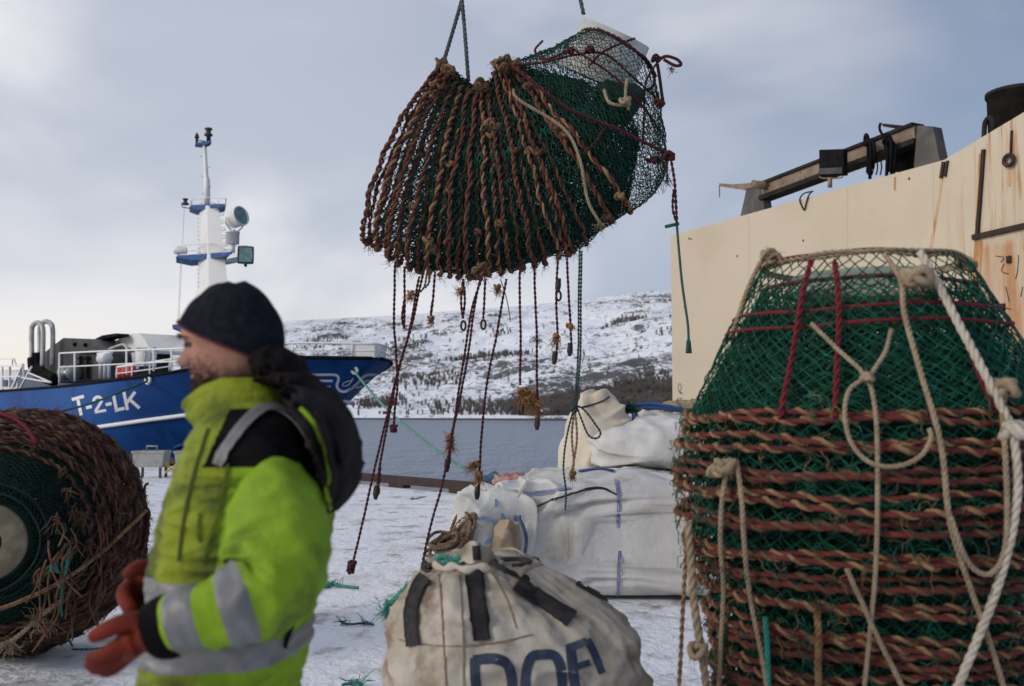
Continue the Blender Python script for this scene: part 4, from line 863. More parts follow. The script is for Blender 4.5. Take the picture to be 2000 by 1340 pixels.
for k in range(NH):
    t = HT[k]; f, C, hv, side = hring(t, k*3.7)
    lab = 'leftmost crab pot of the hanging bundle, its ring bowed against the sky' if k == 0 else ('rightmost crab pot of the hanging bundle, its net cone ending in a white collar' if k == NH-1 else ORD[k]+' crab pot from the left in the bundle hanging from the crane')
    root = thing('crab_pot', lab, 'crab pot', tuple(C), g)
    for nm, dt, R in (('base_ring', 0.0, .0138), ('side_ring', .034, .0125))[:2 if k < NH-2 else 1]:
        if k == NH-1 and dt: dt = -.02
        fr, _, _, _ = hring(min(1, max(0, t+dt)), k*3.7+dt*99); pth = np.array([fr(i/140) for i in range(140)])
        if dt: pth = pth+np.array([.01, .03, 0])
        R = R*RNG.uniform(.78, 1.12); a, b = strands(pth, R*.72, RNG.uniform(.095, .16), 2, True, 8, .012, RNG.uniform(0, 6))
        m = MB(); tube(m, a, R*.66, 5, True); rg = obj(nm, m, M_core, root)
        m = MB(); rr = R*.74*(1+.4*np.array([nz(x, 11, k) for x in b])); tube(m, b, rr, 5, True)
        for _ in range(16): tuft(m, b[RNG.integers(len(b))], 2, .04, .0012, (0, 0, -.5), .7)
        lo = b[np.argsort(b[:, 2])[:30]]
        for _ in range(3): tuft(m, lo[RNG.integers(len(lo))], 4, .06, .0014, (0, 0, -1), .6)
        for _ in range(2): knot(m, b[RNG.integers(len(b))], .028, .012)
        obj('rope_wrapping', m, M_wrap if k % 3 == 1 else M_wrapdk, rg)
    if k == NH-1:
        cc = P(1203, 118, HY); hm2 = (P(1285, 150, HY)-P(1138, 56, HY))/2
        inner = lambda u: cc+hm2*(-math.cos(2*math.pi*u))*1.0+np.array([0, .36, 0])*math.sin(2*math.pi*u)
        def nf(u, v):
            a, b = f(u), inner(u); q = a*(1-v)+b*v; bul = math.sin(math.pi*v)
            dr = np.array([.5, 0, -.5]); wgt = max(0, math.cos(2*math.pi*(u-.5)))
            return q+dr*bul*.30*wgt+np.array([0, .05*math.sin(u*6.28*5+v*4), 0])*bul
        m = MB(); net(m, nf, 72, 52, .0026, .006, drop=.02); obj('net', m, M_netdk, root)
        for q_k in (.07, .16):
            m = MB(); net(m, lambda u, v: (lambda x: x+(C+(cc-C)*v*.9-x)*q_k)(f(u)*(1-v*.8)+(P(1200, 215, HY)+(inner(u)-cc)*np.array([.75, .8, .75]))*v*.8), 70, 40, .0032, .01); obj('inner_net', m, M_netdk, root)
        m = MB(); q = np.array([inner(i/60) for i in range(60)]); rope(m, q, .012, 2, 5, True); obj('top_ring', m, M_coredk, root)
        m = MB(); axn = np.array([.40, -.30, .86]); axn /= np.linalg.norm(axn); cb = P(1190, 92, HY)-axn*.04
        lathe(m, cb, [(.27, -.2), (.25, .14), (.243, .14), (.263, -.2), (.27, -.2)], axn, 40); obj('entrance_collar', m, M_white_pl, root)
    else:
        dirv = np.array([.50, 0, -.04]) if k < NH-2 else (P(1170, 230, HY)-C); ic = C+dirv; k2 = .42
        def nf(u, v, f=f, ic=ic, C=C):
            a = f(u); b = ic+(f(u)-C)*np.array([.5, .40, .5]); q = a*(1-v)+b*v
            return q+np.array([nz(q, 3.5, 1), nz(q, 3.5, 7), nz(q, 3.5, 13)])*.03*math.sin(math.pi*min(1, v*1.4))
        m = MB(); net(m, nf, 58, 22, .0029, .007, drop=.02); obj('net', m, M_netdk, root)
    if 2 < k < NH-1:                                     # slack netting folded between this ring and the next
        f2 = hring(HT[min(NH-1, k+1)], (k+1)*3.7)[0]; C2 = hring(HT[min(NH-1, k+1)])[1]
        for sc_, tw_ in ((.955, .0030), (.88, .0038)):
            m = MB(); net(m, lambda u, v: (C+(f(u)-C)*sc_)*(1-v)+(C2+(f2(u)-C2)*sc_)*v, 84, 8 if k < NH-3 else 14, tw_, .011); obj('slack_net', m, M_netdk, root)
    hung.append(root)
# inner bunt of loose net on the right-hand pot: loose netting, red rim ropes
rt = hung[-1]; rtf = hring(1.0)[0]
m = MB()
for pts in ([(985, 128, 6.2), (1060, 122, 6.15), (1120, 108, 6.2), (1180, 105, 6.25), (1230, 145, 6.25), (1286, 195, 6.3)], [(1138, 40, 6.6), (1180, 62, 6.3), (1225, 90, 6.25), (1262, 115, 6.3), (1282, 150, 6.4)], [(1060, 80, 6.5), (1045, 100, 6.4), (1070, 115, 6.2), (1110, 98, 6.2)], [(1290, 115, 6.4), (1262, 160, 6.25), (1258, 230, 6.3), (1255, 285, 6.3)], [(1240, 75, 6.35), (1180, 100, 6.2), (1150, 130, 6.15)], [(1120, 96, 6.2), (1200, 150, 6.15), (1260, 215, 6.2), (1290, 260, 6.35)], [(1180, 250, 6.1), (1165, 275, 6.1), (1140, 300, 6.1)]):
    rope(m, spl(PS(pts), 40), .009, 2, 5)
for px, py in ((1113, 100), (1152, 96), (1282, 115), (1288, 200)): knot(m, P(px, py, 6.2), .03, .01)
obj('binding_line', m, M_coredk, rt)
m = MB()
for pts in ([(1180, 175, 6.15), (1190, 200, 6.1), (1215, 205, 6.1), (1225, 190, 6.1)], [(1225, 155, 6.15), (1222, 185, 6.1), (1228, 215, 6.12)]): rope(m, spl(PS(pts), 20), .011, 3, 5)
knot(m, P(1222, 198, 6.1), .035, .013)
obj('pale_knot', m, M_beige, rt)
m = MB(); 
def veil(u, v): 
    a = P(1248+55*v*math.sin(u*3.1)+45*u-20*v, 235+130*v+12*math.sin(u*9), 6.55+.35*math.cos(6.28*u)); return a+RNG.normal(0, .006, 3)
net(m, veil, 14, 16, .0018, .012, drop=.12); obj('loose_net', m, M_netdk, rt)
m = MB(); lathe(m, P(1205, 195, 6.55), [(.0, -.12), (.14, -.12), (.17, .08), (.14, .12), (0, .12)], (.3, -.5, .7), 26); obj('inner_collar', m, mat('murky_plastic', (.035, .05, .036), (.02, .035, .025), 7, rough=.7, spec=.1), rt)
m = MB()
for px, py in ((868, 122), (880, 138), (972, 128), (985, 120), (1000, 122), (935, 168)):
    m = MB()
    for _ in range(3): knot(m, P(px+RNG.normal(0, 6), py+RNG.normal(0, 5), HY-.12+RNG.normal(0, .05)), .036, .011)
    tuft(m, P(px, py, HY-.14), 30, .06, .0018); obj('lashing_knot', m, M_lash, hung[8])
for px, py in ((940, 520), (948, 532), (930, 528), (836, 470), (840, 482), (1086, 245), (1105, 262), (955, 240), (965, 246)):
    m = MB(); knot(m, P(px, py, HY-.50), .03, .011); tuft(m, P(px, py, HY-.50), 24, .05, .0016); obj('lashing_knot', m, M_lash, hung[8])
m = MB(); rope(m, spl(PS([(1003, 175, 6.0), (1015, 196, 5.97), (1100, 250, 5.95), (1132, 310, 5.95), (1148, 390, 5.98), (1170, 432, 6.0), (1178, 440, 6.0)]), 50), .010, 3, 5); tuft(m, P(1172, 436, 6.0), 20, .06, .0016); obj('loose_rope', m, M_beige, None, 'tan rope trailing down over the right of the hanging bundle to a frayed end', 'rope')
m = MB(); rope(m, spl(PS([(1000, 128, 6.15), (1060, 175, 6.05), (1115, 215, 6.05), (1200, 250, 6.1), (1262, 280, 6.15), (1308, 303, 6.2)]), 50), .013, 2, 5); knot(m, P(1308, 305, 6.2), .035, .013); knot(m, P(1280, 312, 6.25), .03, .01); rope(m, spl(PS([(1308, 308, 6.2), (1270, 314, 6.3), (1265, 312, 6.35)]), 12), .012, 2, 5)
rope(m, spl(PS([(1310, 310, 6.2), (1317, 350, 6.2), (1320, 395, 6.2), (1322, 436, 6.2)]), 30), .010, 2, 5); rope(m, spl(PS([(1322, 436, 6.2), (1314, 408, 6.2), (1316, 370, 6.2)]), 20), .009, 2, 5)
rope(m, spl(PS([(1308, 305, 6.2), (1302, 325, 6.2), (1304, 350, 6.2)]), 10), .008, 2, 5); tuft(m, P(1304, 352, 6.2), 14, .05, .0016)
lr = obj('pull_line', m, M_coredk, None, 'maroon rope crossing the bundle to an outer knot and a green tail with toggle', 'rope')
m = MB(); tube(m, spl(PS([(1322, 440, 6.2), (1327, 500, 6.2), (1333, 560, 6.2), (1343, 630, 6.2), (1345, 664, 6.2)]), 30), .008, 6); lathe(m, P(1345, 676, 6.2), [(0, -.045), (.02, -.045), (.014, .03), (.005, .05)], (0, 0, 1), 10); tube(m, [P(1299, 443, 6.2), P(1326, 437, 6.2)], .011, 8); obj('green_tail', m, mat('dark_teal_rope', (.02, .07, .06), (.03, .1, .08), 12), lr)
m = MB()
for pts in ([(1284, 120, 6.4), (1300, 110, 6.4), (1322, 116, 6.4), (1330, 126, 6.4), (1318, 128, 6.4), (1296, 116, 6.4)], [(1284, 125, 6.4), (1288, 150, 6.4), (1292, 180, 6.4), (1295, 203, 6.4), (1288, 206, 6.4), (1284, 180, 6.4)]): tube(m, spl(PS(pts), 30), .011, 6)
tuft(m, P(1312, 134, 6.4), 16, .05, .0018); obj('rope_loop', m, M_coredk, rt)
# lifting ropes going up out of the picture to the crane
M_lift = mat('grey_green_lifting_rope', (.10, .12, .12), (.06, .075, .08), 20, bump=.6, bscale=120)
for (a, b, lab) in (((868, 116), (930, -120), 'left grey lifting rope holding the gathered rings of the bundle'), ((915, 158), (884, -140), 'middle grey lifting rope hooked into the saddle of the hanging bundle'), ((1140, 28), (1098, -120), 'right grey lifting rope carrying the white collar end of the bundle')):
    m = MB(); p0, p1 = P(*a, HY), P(*b, HY+(.04 if a[0] < 900 else -.03)); mid_ = (p0+p1)/2+np.array([.012, 0, 0]); rope(m, spl([p0, mid_, p1], 60), .014, 3, 6); obj('lifting_rope', m, M_lift, None, lab, 'rope', 'ropes lifting the bundle')
# ropes dangling from the bundle
def dangle(label, pts, Y, R=.0085, mt=None, frays=(), ring=None, hook=None, kn=(), nst=2):
    m = MB(); lines = pts if isinstance(pts[0], list) else [pts]
    for l in lines:
        q = spl(PS(l, Y), max(24, len(l)*14))
        q = q+np.array([[nz(x, 2.5, 3)*.012, nz(x, 2.5, 8)*.012, 0] for x in q]); rope(m, q, R, nst, 5)
    for px, py in kn: knot(m, P(px, py, Y), .022, R*1.0); knot(m, P(px, py+5, Y), .018, R)
    o = obj('dangling_rope', m, mt or M_coredk, None, label, 'rope', 'ropes dangling below the hanging bundle')
    if frays:
        m = MB()
        for px, py, s, d in frays: tuft(m, P(px, py, Y), 70, s*.8, .0016, np.asarray(d)*.6+np.array([0, 0, -.6]), .28); knot(m, P(px, py, Y), .02, .008)
        obj('frayed_end', m, M_fray, o)
    if ring:
        m = MB()
        for px, py in ring: t = np.linspace(0, 2*math.pi, 20, endpoint=False); tube(m, [P(px+4.5*math.cos(a), py+9*math.sin(a), Y) for a in t], .007, 6, True)
        obj('iron_link', m, M_iron, o)
    if hook:
        m = MB()
        for px, py in hook: tube(m, spl(PS([(px, py-16), (px-1, py), (px-1.5, py+10)], Y), 10), [.016]*3+[.018]*3+[.014]*2+[.01]*2, 8)
        obj('hook', m, M_iron, o)
    return o
M_fray = mat('orange_frayed_hemp', (.30, .155, .06), (.20, .10, .045), 9)
dn = (0, 0, -1); up1 = (0, 0, .9); lf = (-1, 0, .2)
D1 = 6.1
dangle('maroon rope hanging leftmost from the bundle to a small knotted loop over the far shore', [(772, 512), (771, 560), (768, 628), (774, 690), (777, 750), (771, 800), (768, 845)], D1, kn=((768, 835),))
dangle('long maroon rope ending in an iron shackle above the quay edge', [[(834, 505), (810, 610), (780, 720), (757, 825), (742, 905), (737, 945)], [(742, 905), (741, 935), (738, 952)]], D1, ring=((736, 958),), hook=((735, 966),))
dangle('longest maroon rope slanting left with its knotted end just above the snow', [(820, 540), (800, 640), (775, 735), (750, 835), (728, 930), (704, 1030), (690, 1090), (685, 1118)], D1, kn=((688, 1100), (686, 1110)), hook=((684, 1112),))
dangle('long maroon rope slanting down to the top of the lettered sack', [(948, 520), (924, 600), (902, 720), (885, 850), (865, 935), (845, 1010), (822, 1120)], D1-.1)
dangle('maroon rope with a ragged orange tuft halfway down the water', [[(936, 545), (915, 680), (897, 790), (882, 858), (875, 915)], [(884, 850), (880, 880), (878, 905)]], D1, frays=((880, 862, .09, dn), (878, 856, .06, up1)), hook=((874, 912),))
dangle('maroon rope with a bushy orange tuft beside the white bags', [(988, 545), (972, 640), (953, 740), (940, 860), (934, 960)], D1, frays=((932, 905, .10, lf), (936, 925, .09, dn)), hook=((933, 966),))
dangle('short maroon rope beside the trawler rail ending in a doubled loop', [[(790, 520), (790, 580), (788, 638)], [(790, 580), (784, 620), (788, 642)]], D1+.1)
dangle('short frayed maroon rope under the left part of the bundle', [(850, 530), (848, 580), (842, 618), (846, 590)], D1, frays=((842, 622, .05, dn),))
dangle('short rope with an iron link in front of the ridge', [[(904, 545), (909, 585), (905, 622)], [(904, 545), (902, 590), (905, 622)]], D1, ring=((905, 636),), frays=((902, 566, .06, (-.7, 0, .3)),))
dangle('short rope with an iron ring hanging alone at the bundle middle', [(946, 545), (946, 590), (944, 622)], D1, ring=((944, 634),))
dangle('straight maroon rope with an orange rag and ring above the far shore', [(1015, 525), (1015, 620), (1016, 752)], D1, frays=((1018, 765, .11, dn), (1030, 775, .11, dn), (1026, 762, .09, (.6, 0, -.5))), ring=((1017, 800),))
dangle('straight maroon rope with an orange sleeve and dark tip in front of the red cabin', [(1045, 525), (1046, 680), (1050, 790), (1050, 830)], D1, frays=((1042, 768, .11, dn), (1050, 790, .09, dn)), hook=((1050, 830),))
dangle('maroon rope with two dark hooks at mid height near the right of the bundle', [(1091, 505), (1086, 590), (1086, 650), (1084, 700)], D1, frays=((1086, 655, .09, dn),), ring=((1091, 578),), hook=((1084, 702), (1091, 560)))
dangle('short maroon rope with a small toggle right of the hooked one', [(1108, 505), (1111, 580), (1113, 640), (1114, 690)], D1, frays=((1113, 636, .04, (1, 0, 0)),), hook=((1114, 686),))
dangle('pair of grey green ropes hanging to a knot and loops above the white bags', [[(1132, 485), (1130, 600), (1127, 700), (1122, 790)], [(1136, 490), (1134, 620), (1131, 710), (1125, 788)], [(1124, 792), (1140, 800), (1160, 825), (1173, 845), (1166, 856), (1150, 850), (1136, 820), (1126, 795)], [(1121, 795), (1108, 850), (1102, 910), (1106, 960), (1104, 996)]], 6.15, .007, mat('grey_green_line', (.05, .09, .085), (.035, .06, .06), 12), kn=((1122, 788), (1121, 798)))
dangle('doubled tan rope end hanging from the green knot down the beige bag', [[(1121, 800), (1117, 850), (1122, 900), (1120, 925)], [(1122, 800), (1127, 850), (1124, 890), (1116, 930)]], 6.2, .008, M_beige, frays=((1118, 925, .06, dn),))
dangle('orange tassel of frayed rope hanging under the left of the bundle', [[(836, 520), (830, 560), (812, 575), (804, 570)], [(836, 520), (840, 548), (832, 562)]], D1, .007, M_wrapdk, frays=((803, 572, .07, (-.3, 0, -.6)),))
dangle('thin tan strand hanging below the middle of the bundle', [(976, 545), (988, 580), (994, 610), (996, 628)], D1, .004, M_wrap, frays=((972, 560, .07, dn),))
# ================================================================== sacks and quay clutter
M_bag = mat('white_woven_sack', (.60, .59, .57), (.50, .485, .46), 1.6, rough=.75, bump=.5, bscale=7, bdist=.04, c3=(.42, .36, .28), s3=2.2, lo3=.58, hi3=.76, ridge=(3.4, .95, .05))
M_bagb = mat('beige_woven_sack', (.64, .57, .47), (.54, .46, .36), 2.2, rough=.75, bump=.6, bscale=7, bdist=.04, c3=(.36, .28, .20), s3=3, lo3=.58, hi3=.76, ridge=(4, .6, .05))
M_bluetape = mat('blue_strap', (.03, .085, .24), (.025, .06, .17), 6, rough=.6); M_ltblue = mat('light_blue_stitching', (.22, .40, .66), (.3, .45, .66), 8); M_seam = mat('violet_blue_seam', (.17, .19, .36), (.32, .33, .46), 14)
def fold(p, d, f, o):                     # ridged creases running across direction d
    q = np.dot(p, d)*f+nz(p, 1.1, o)*2.2; n = nz((q, np.dot(p, np.roll(d, 1))*f*.35, o), 1.0)
    r_ = max(0, 1-abs(n)*2.6); return r_*r_*1.5-.35
def sack(c, h, e1=.5, e2=.5, o=0.0, amp=.05, dirs=((.5, 0, .86), (-.6, 0, .8)), f=3.0, nu=150, nv=90, sag=.1, top=None, lean=(0, 0), rot=0.0):
    V = []; c = np.asarray(c, float); sp_ = lambda x, e: math.copysign(abs(x)**e, x)
    D = [np.array(d)/np.linalg.norm(d) for d in dirs]
    for j in range(nv):
        b = -math.pi/2+math.pi*j/(nv-1)
        for i in range(nu):
            a = 2*math.pi*i/nu
            n = np.array([sp_(math.cos(b), e1)*sp_(math.cos(a), e2), sp_(math.cos(b), e1)*sp_(math.sin(a), e2), sp_(math.sin(b), e1)])
            p = n*np.asarray(h); zf = (n[2]+1)/2
            p[:2] *= 1+sag*math.sin(math.pi*(1-zf)**1.3)
            if top: p = top(p, n, zf)
            p = p+np.array([lean[0]*zf, lean[1]*zf, 0])
            d = amp*(.55*fold(p+o, D[0], f, o)+.45*fold(p-o, D[1], f*.8, o+4))+amp*1.3*nz(p, 1.6, o+2)+amp*.35*nz(p, 7, o)
            m_ = min(1, max(0, (p[2]+h[2])/.06)); dn_ = n/(np.linalg.norm(n)+1e-9); p = p+dn_*d*m_
            cr_, sr_ = math.cos(rot), math.sin(rot); V.append(c+np.array([p[0]*cr_-p[1]*sr_, p[0]*sr_+p[1]*cr_, p[2]]))
    V = np.array(V); V[:, 2] = np.maximum(V[:, 2], c[2]-h[2]+.0)
    mb = MB(); mb.add(V, grid_faces(nu, nv)); return mb
def bagthing(label, mb, mt, group='white bulk sacks heaped on the quay'):
    V = mb.verts(); t = thing('bulk_sack', label, 'sack', (V[:, 0].mean(), V[:, 1].mean(), V[:, 2].min()), group); obj('sack_body', mb, mt, t); return t, bvh_of(mb)
def rib(t, B, name, pts, w, mt, off=.006, n=40, sm=True, thick=.004, cross=3): m = MB(); ribbon(m, B, pts, w, off, n, cross, sm, thick=thick); return obj(name, m, mt, t) if m.n else None
# main big sack
b1_ = sack((1.0, 8.72, .50), (1.17, .76, .475), .26, .32, 3.3, .085, ((-.52, .1, .85), (-.75, .2, .6)), 2.4, 260, 130, .05, lambda p, n, zf: p+np.array([0, 0, -.16*max(0, zf-.4)*max(0, -n[0])]))
CR = [((1040, 1075), (1190, 1000), .07, .05), ((1075, 1095), (1345, 985), .06, .04), ((1150, 1120), (1350, 1045), .05, .045), ((1060, 1010), (1200, 965), .06, .035), ((1230, 1010), (1320, 955), .05, .05), ((1100, 1150), (1215, 1110), .04, .035), ((1240, 1165), (1350, 1120), .04, .04)]
for vi in range(len(b1_.v)):
    VV1 = b1_.v[vi]; VP = np.array([pix(x) for x in VV1])
    for (p_, q_2, dep, wd_) in CR:
        p_, q_2 = np.array(p_, float), np.array(q_2, float); dd_ = q_2-p_; L2 = dd_ @ dd_; tt_ = np.clip(((VP-p_) @ dd_)/L2, 0, 1); near_ = p_+tt_[:, None]*dd_; sd_2 = ((VP-near_) @ np.array([-dd_[1], dd_[0]]))/math.sqrt(L2)*8.0/FPX
        rad_ = np.linalg.norm(VP-near_, axis=1)*8.0/FPX; amp_ = np.exp(-(rad_/wd_)**2)*np.sin(math.pi*(.12+.76*tt_)); prof_ = amp_*np.where(sd_2 > 0, 1.0, -.7)*np.minimum(1, np.abs(sd_2)/.012)
        VV1[:, 1] += 1.15*dep*prof_*(VV1[:, 1] < 8.5)
t1, B1 = bagthing('largest white bulk sack, lying front and right with a violet blue seam down its face', b1_, M_bag)
rib(t1, B1, 'side_seam', [(1204, 940), (1208, 985), (1207, 1020), (1212, 1060), (1208, 1110), (1207, 1172)], 5.5, M_seam, .014, 60)
rib(t1, B1, 'top_seam', [(1022, 963), (1060, 961), (1090, 957), (1115, 955)], 4, M_seam); rib(t1, B1, 'top_seam', [(1022, 968), (1060, 966), (1085, 962)], 2, M_seam)
rib(t1, B1, 'dark_crease_line', [(1040, 994), (1070, 980), (1110, 966), (1150, 956), (1180, 956), (1210, 970)], 3, M_crdark, .008)  # dark strip painting the shade of a fold across the sack face
rib(t1, B1, 'blue_edge_strap', [(1130, 922), (1165, 916), (1185, 918), (1200, 922)], 4, M_bluetape); rib(t1, B1, 'blue_edge_strap', [(1280, 919), (1300, 915), (1318, 919)], 3.5, M_bluetape)
# crumpled sack at the left end
def tp2(p, n, zf): p = p.copy(); p[0] += .10*(zf-.5); p[2] *= 1-.12*max(0, n[0]) ; return p
b2_ = sack((-.09, 8.3, .425), (.33, .42, .42), .22, .28, 8.1, .085, ((.8, .1, .6), (-.7, .2, .7)), 4.5, 170, 100, .03, tp2)
t2, B2 = bagthing('smaller crumpled white sack at the left end of the heap with light blue stitched loops', b2_, M_bag)
rib(t2, B2, 'stitched_loop', [(912, 1022), (930, 1012), (952, 1014), (967, 1022), (970, 1036), (960, 1052), (945, 1062)], 5, M_ltblue); rib(t2, B2, 'stitched_loop', [(968, 975), (969, 990)], 5, M_ltblue, n=8); rib(t2, B2, 'stitched_loop', [(980, 1002), (983, 1012), (982, 1024)], 5, M_ltblue, n=10)
m = MB(); V = []
fl_ = spl(PS([(1012, 1010, 7.78), (1022, 1030, 7.72), (1028, 1058, 7.74), (1022, 1092, 7.78)]), 20); tube(m, fl_, [.008]*20, 6, flat=2.2); knot(m, P(1010, 1012, 7.8), .025, .010); obj('tie_strap', m, mat('grey_blue_strap', (.09, .12, .18), (.05, .07, .11), 12), t2)
m = MB(); nu_, nv_ = 18, 14; V = []
for j in range(nv_):
    for i in range(nu_):
        u, v = i/(nu_-1), j/(nv_-1); q = P(976+42*u-26*v*(1-u), 1014+70*v+8*u, 7.86-.14*math.sin(math.pi*u)); V.append(q+np.array([.05*nz(q, 6, 5), .11*nz(q, 9, 2), .05*nz(q, 7, 8)]))
m.add(V, grid_faces(nu_, nv_, False)); V2 = [v+np.array([0, .012, 0]) for v in V]; m.add(V2, grid_faces(nu_, nv_, False)); obj('folded_flap', m, mat('tan_sack_lining', (.40, .31, .215), (.28, .21, .145), 4, bump=.6, bscale=5, bdist=.04), t2)
# upper left beige sack with a gathered peak
def tp3(p, n, zf):
    p = p.copy(); k = max(0, (zf-.55)/.45); p[0] = p[0]*(1-.42*k**1.5)-.02*k; p[1] *= 1-.5*k**1.5; p[2] += .12*k*k; return p
b3_ = sack((.85, 9.65, .80), (.40, .42, .80), .55, .6, 21.3, .075, ((.6, .1, .8), (-.3, .2, .93)), 4.2, 140, 110, .10, tp3)
t3, B3 = bagthing('tall beige sack with a crumpled peak, a green rope loop hanging before it', b3_, M_bagb)
rib(t3, B3, 'dark_crease_line', [(1136, 797), (1160, 790), (1180, 782), (1190, 775)], 2.5, M_crdark)  # thin dark line laid along a crease near the peak
# rounded white sack on top
b4_ = sack((1.34, 9.35, 1.20), (.60, .50, .235), .75, .7, 31.0, .07, ((.3, .1, .95), (-.8, .1, .5)), 3.0, 140, 80, .05)
t4, B4 = bagthing('smooth rounded white sack resting on top of the largest one', b4_, M_bag)
# rear sack tied with a broad blue strap
b5_ = sack((1.52, 10.35, .74), (.62, .5, .77), .5, .55, 44.0, .06, ((.5, .1, .8), (-.6, .1, .7)), 3.4, 140, 90, .06)
t5, B5 = bagthing('rear white sack tied with a broad blue strap, straw coloured netting on top', b5_, M_bag)
rib(t5, B5, 'blue_strap', [(1234, 778), (1240, 800), (1239, 825), (1239, 852)], 11, M_bluetape, .008, thick=.008)
m = MB(); knot(m, P(1234, 798, 9.75), .05, .02); knot(m, P(1228, 795, 9.75), .05, .016); tuft(m, P(1232, 797, 9.7), 40, .09, .004, (0, 0, .3)); obj('green_knot', m, M_netdk, t5)
b6_ = sack((1.84, 10.3, 1.53), (.34, .28, .075), .7, .6, 51.0, .03, ((.9, .1, .2), (-.6, .1, .7)), 8, 90, 50, .02); t6 = obj('straw_net_bundle', b6_, mat('straw_coloured_net', (.42, .34, .22), (.27, .21, .13), 16, bump=1, bscale=40, bdist=.03), None, 'straw coloured bundle of old net under a blue cord on the rear sack', 'net bundle')
m = MB(); rope(m, spl(PS([(1240, 792, 9.9), (1275, 790, 9.9), (1310, 795, 9.85), (1345, 803, 9.8)]), 30), .022, 3, 6); rope(m, spl(PS([(1255, 796, 9.85), (1300, 799, 9.85), (1350, 806, 9.8)]), 30), .016, 3, 6); obj('blue_rope', m, M_bluetape, None, 'blue rope lying along the top of the rear sack', 'rope')
# rope hank beside the sacks
M_hank = mat('brown_striped_rope', (.24, .165, .10), (.12, .08, .055), 20, bump=.7, bscale=80, c3=(.30, .22, .14), s3=25)
m = MB()
for k in range(15):
    cx_, cy_ = 874+RNG.normal(0, 6), RNG.uniform(1052, 1088); ax2, bx2 = RNG.uniform(18, 36), RNG.uniform(7, 17); tl_ = RNG.uniform(-.1, .5); t = np.linspace(0, 2*math.pi, 50, endpoint=False); ph_ = RNG.uniform(0, 6)
    q = np.array([P(cx_+ax2*math.cos(a)+2*math.sin(3*a+ph_), cy_+bx2*math.sin(a)-tl_*ax2*math.cos(a)+2.5*math.sin(2*a+ph_), 7.75-.13*math.sin(a)+.03*math.sin(k*2.3)) for a in t]); q[:, 2] = np.maximum(q[:, 2], .02); rope(m, q, .0135, 3, 5, True)
for k in range(8):
    cx_, cy_ = 900+RNG.normal(0, 6), 1034+RNG.normal(0, 8); t = np.linspace(0, 2*math.pi, 40, endpoint=False); ax2, bx2 = 11+RNG.normal(0, 2), 36+RNG.normal(0, 3); ph_ = RNG.uniform(0, 6)
    q = np.array([P(cx_+ax2*math.cos(a)-.35*bx2*math.sin(a)+1.5*math.sin(2*a+ph_), cy_+bx2*math.sin(a), 7.80-.08*math.cos(a)+.02*k) for a in t]); rope(m, q, .0135, 3, 5, True)
obj('rope_hank', m, M_hank, None, 'hank of brown striped rope slumped against the left end of the white sacks', 'rope')
# bits at the quay edge behind the sacks
m = MB(); b7 = sack(P(962, 938, 18.6)-np.array([0, 0, .06]), (.2, .2, .14), .8, .8, 3, .05, f=9, nu=50, nv=30); obj('blue_tarp_bundle', b7, mat('dull_blue_tarp', (.06, .12, .2), (.03, .07, .12), 9, bump=.6, bscale=20), None, 'dull blue tarpaulin bundle at the quay edge by the end of the mooring rope', 'tarpaulin')
m = MB(); b8 = sack(P(1002, 938, 17.5), (.32, .2, .09), .7, .7, 9, .04, f=9, nu=50, nv=30); obj('red_tarp_roll', b8, mat('dusty_red_cloth', (.30, .10, .10), (.42, .28, .22), 6), None, 'dusty red cloth roll lying behind the white sacks', 'cloth')
# ------------------------------------------------ the lettered sack in front
M_canvas = mat('dirty_beige_canvas', (.47, .425, .365), (.35, .30, .24), 3.6, rough=.85, bump=.45, bscale=14, bdist=.015, c3=(.20, .145, .10), s3=4.6, lo3=.50, hi3=.68, ridge=(6.5, .85, .03))
M_web = mat('black_webbing', (.022, .020, .021), (.035, .031, .03), 30, rough=.85, bump=.3, bscale=200); M_ink = mat('dark_blue_ink', (.030, .042, .075), (.06, .065, .09), 14, lo=.5, hi=.75, rough=.8)
DY = 3.9
DC = [(1088, 935, 92), (1100, 938, 102), (1118, 945, 124), (1150, 965, 168), (1200, 990, 213), (1250, 998, 236), (1295, 1003, 241), (1340, 1009, 247), (1440, 1010, 243), (1520, 1006, 232), (1552, 1004, 222)]
nu, nv = 220, 150; V = []
for j in range(nv):
    v = j/(nv-1); py = 1088+(1552-1088)*v; cx_ = sinterp(py, DC, 1); R = sinterp(py, DC, 2)*DY/FPX; c = P(cx_, py, DY)
    for i in range(nu):
        a = 2*math.pi*i/nu; ca_2, sa_2 = math.cos(a), math.sin(a); e = .86+.14*min(1, max(0, (1180-py)/80))
        x, y = math.copysign(abs(ca_2)**e, ca_2), math.copysign(abs(sa_2)**e, sa_2)
        g_ = max(0, min(1, (1290-py)/170)); pl_ = g_*(.030*nz((ca_2*3.2, sa_2*3.2, v*1.1), 1.0, 5)+.022*(.5-abs(nz((ca_2*5.5, sa_2*5.5, v*.8), 1.0, 15))*2))
        p0 = (x*R, y*R, c[2]); d = pl_+.034*nz(p0, 3.2, 4)+.034*(.5-abs(nz((p0[0]*2.4, p0[1]*2.4, p0[2]*6), 1, 9))*2)+.020*(.5-abs(nz(p0, 7, 1))*2)+.011*(.5-abs(nz(p0, 16, 3))*2)
        V.append((c[0]+x*(R+d), DY+y*(R+d), max(0, c[2]+.02*g_*nz((ca_2*2, sa_2*2, 0), 1.2, 2)) if j < nv-1 else 0))
mb = MB(); mb.add(V, grid_faces(nu, nv)+[tuple(range(nu))]); DS = thing('lettered_sack', 'dirty beige canvas sack with black webbing straps and dark lettering in the foreground', 'sack', tuple(P(1006, 1552, DY)*np.array([1, 1, 0])))
obj('sack_body', mb, M_canvas, DS); DB = bvh_of(mb)
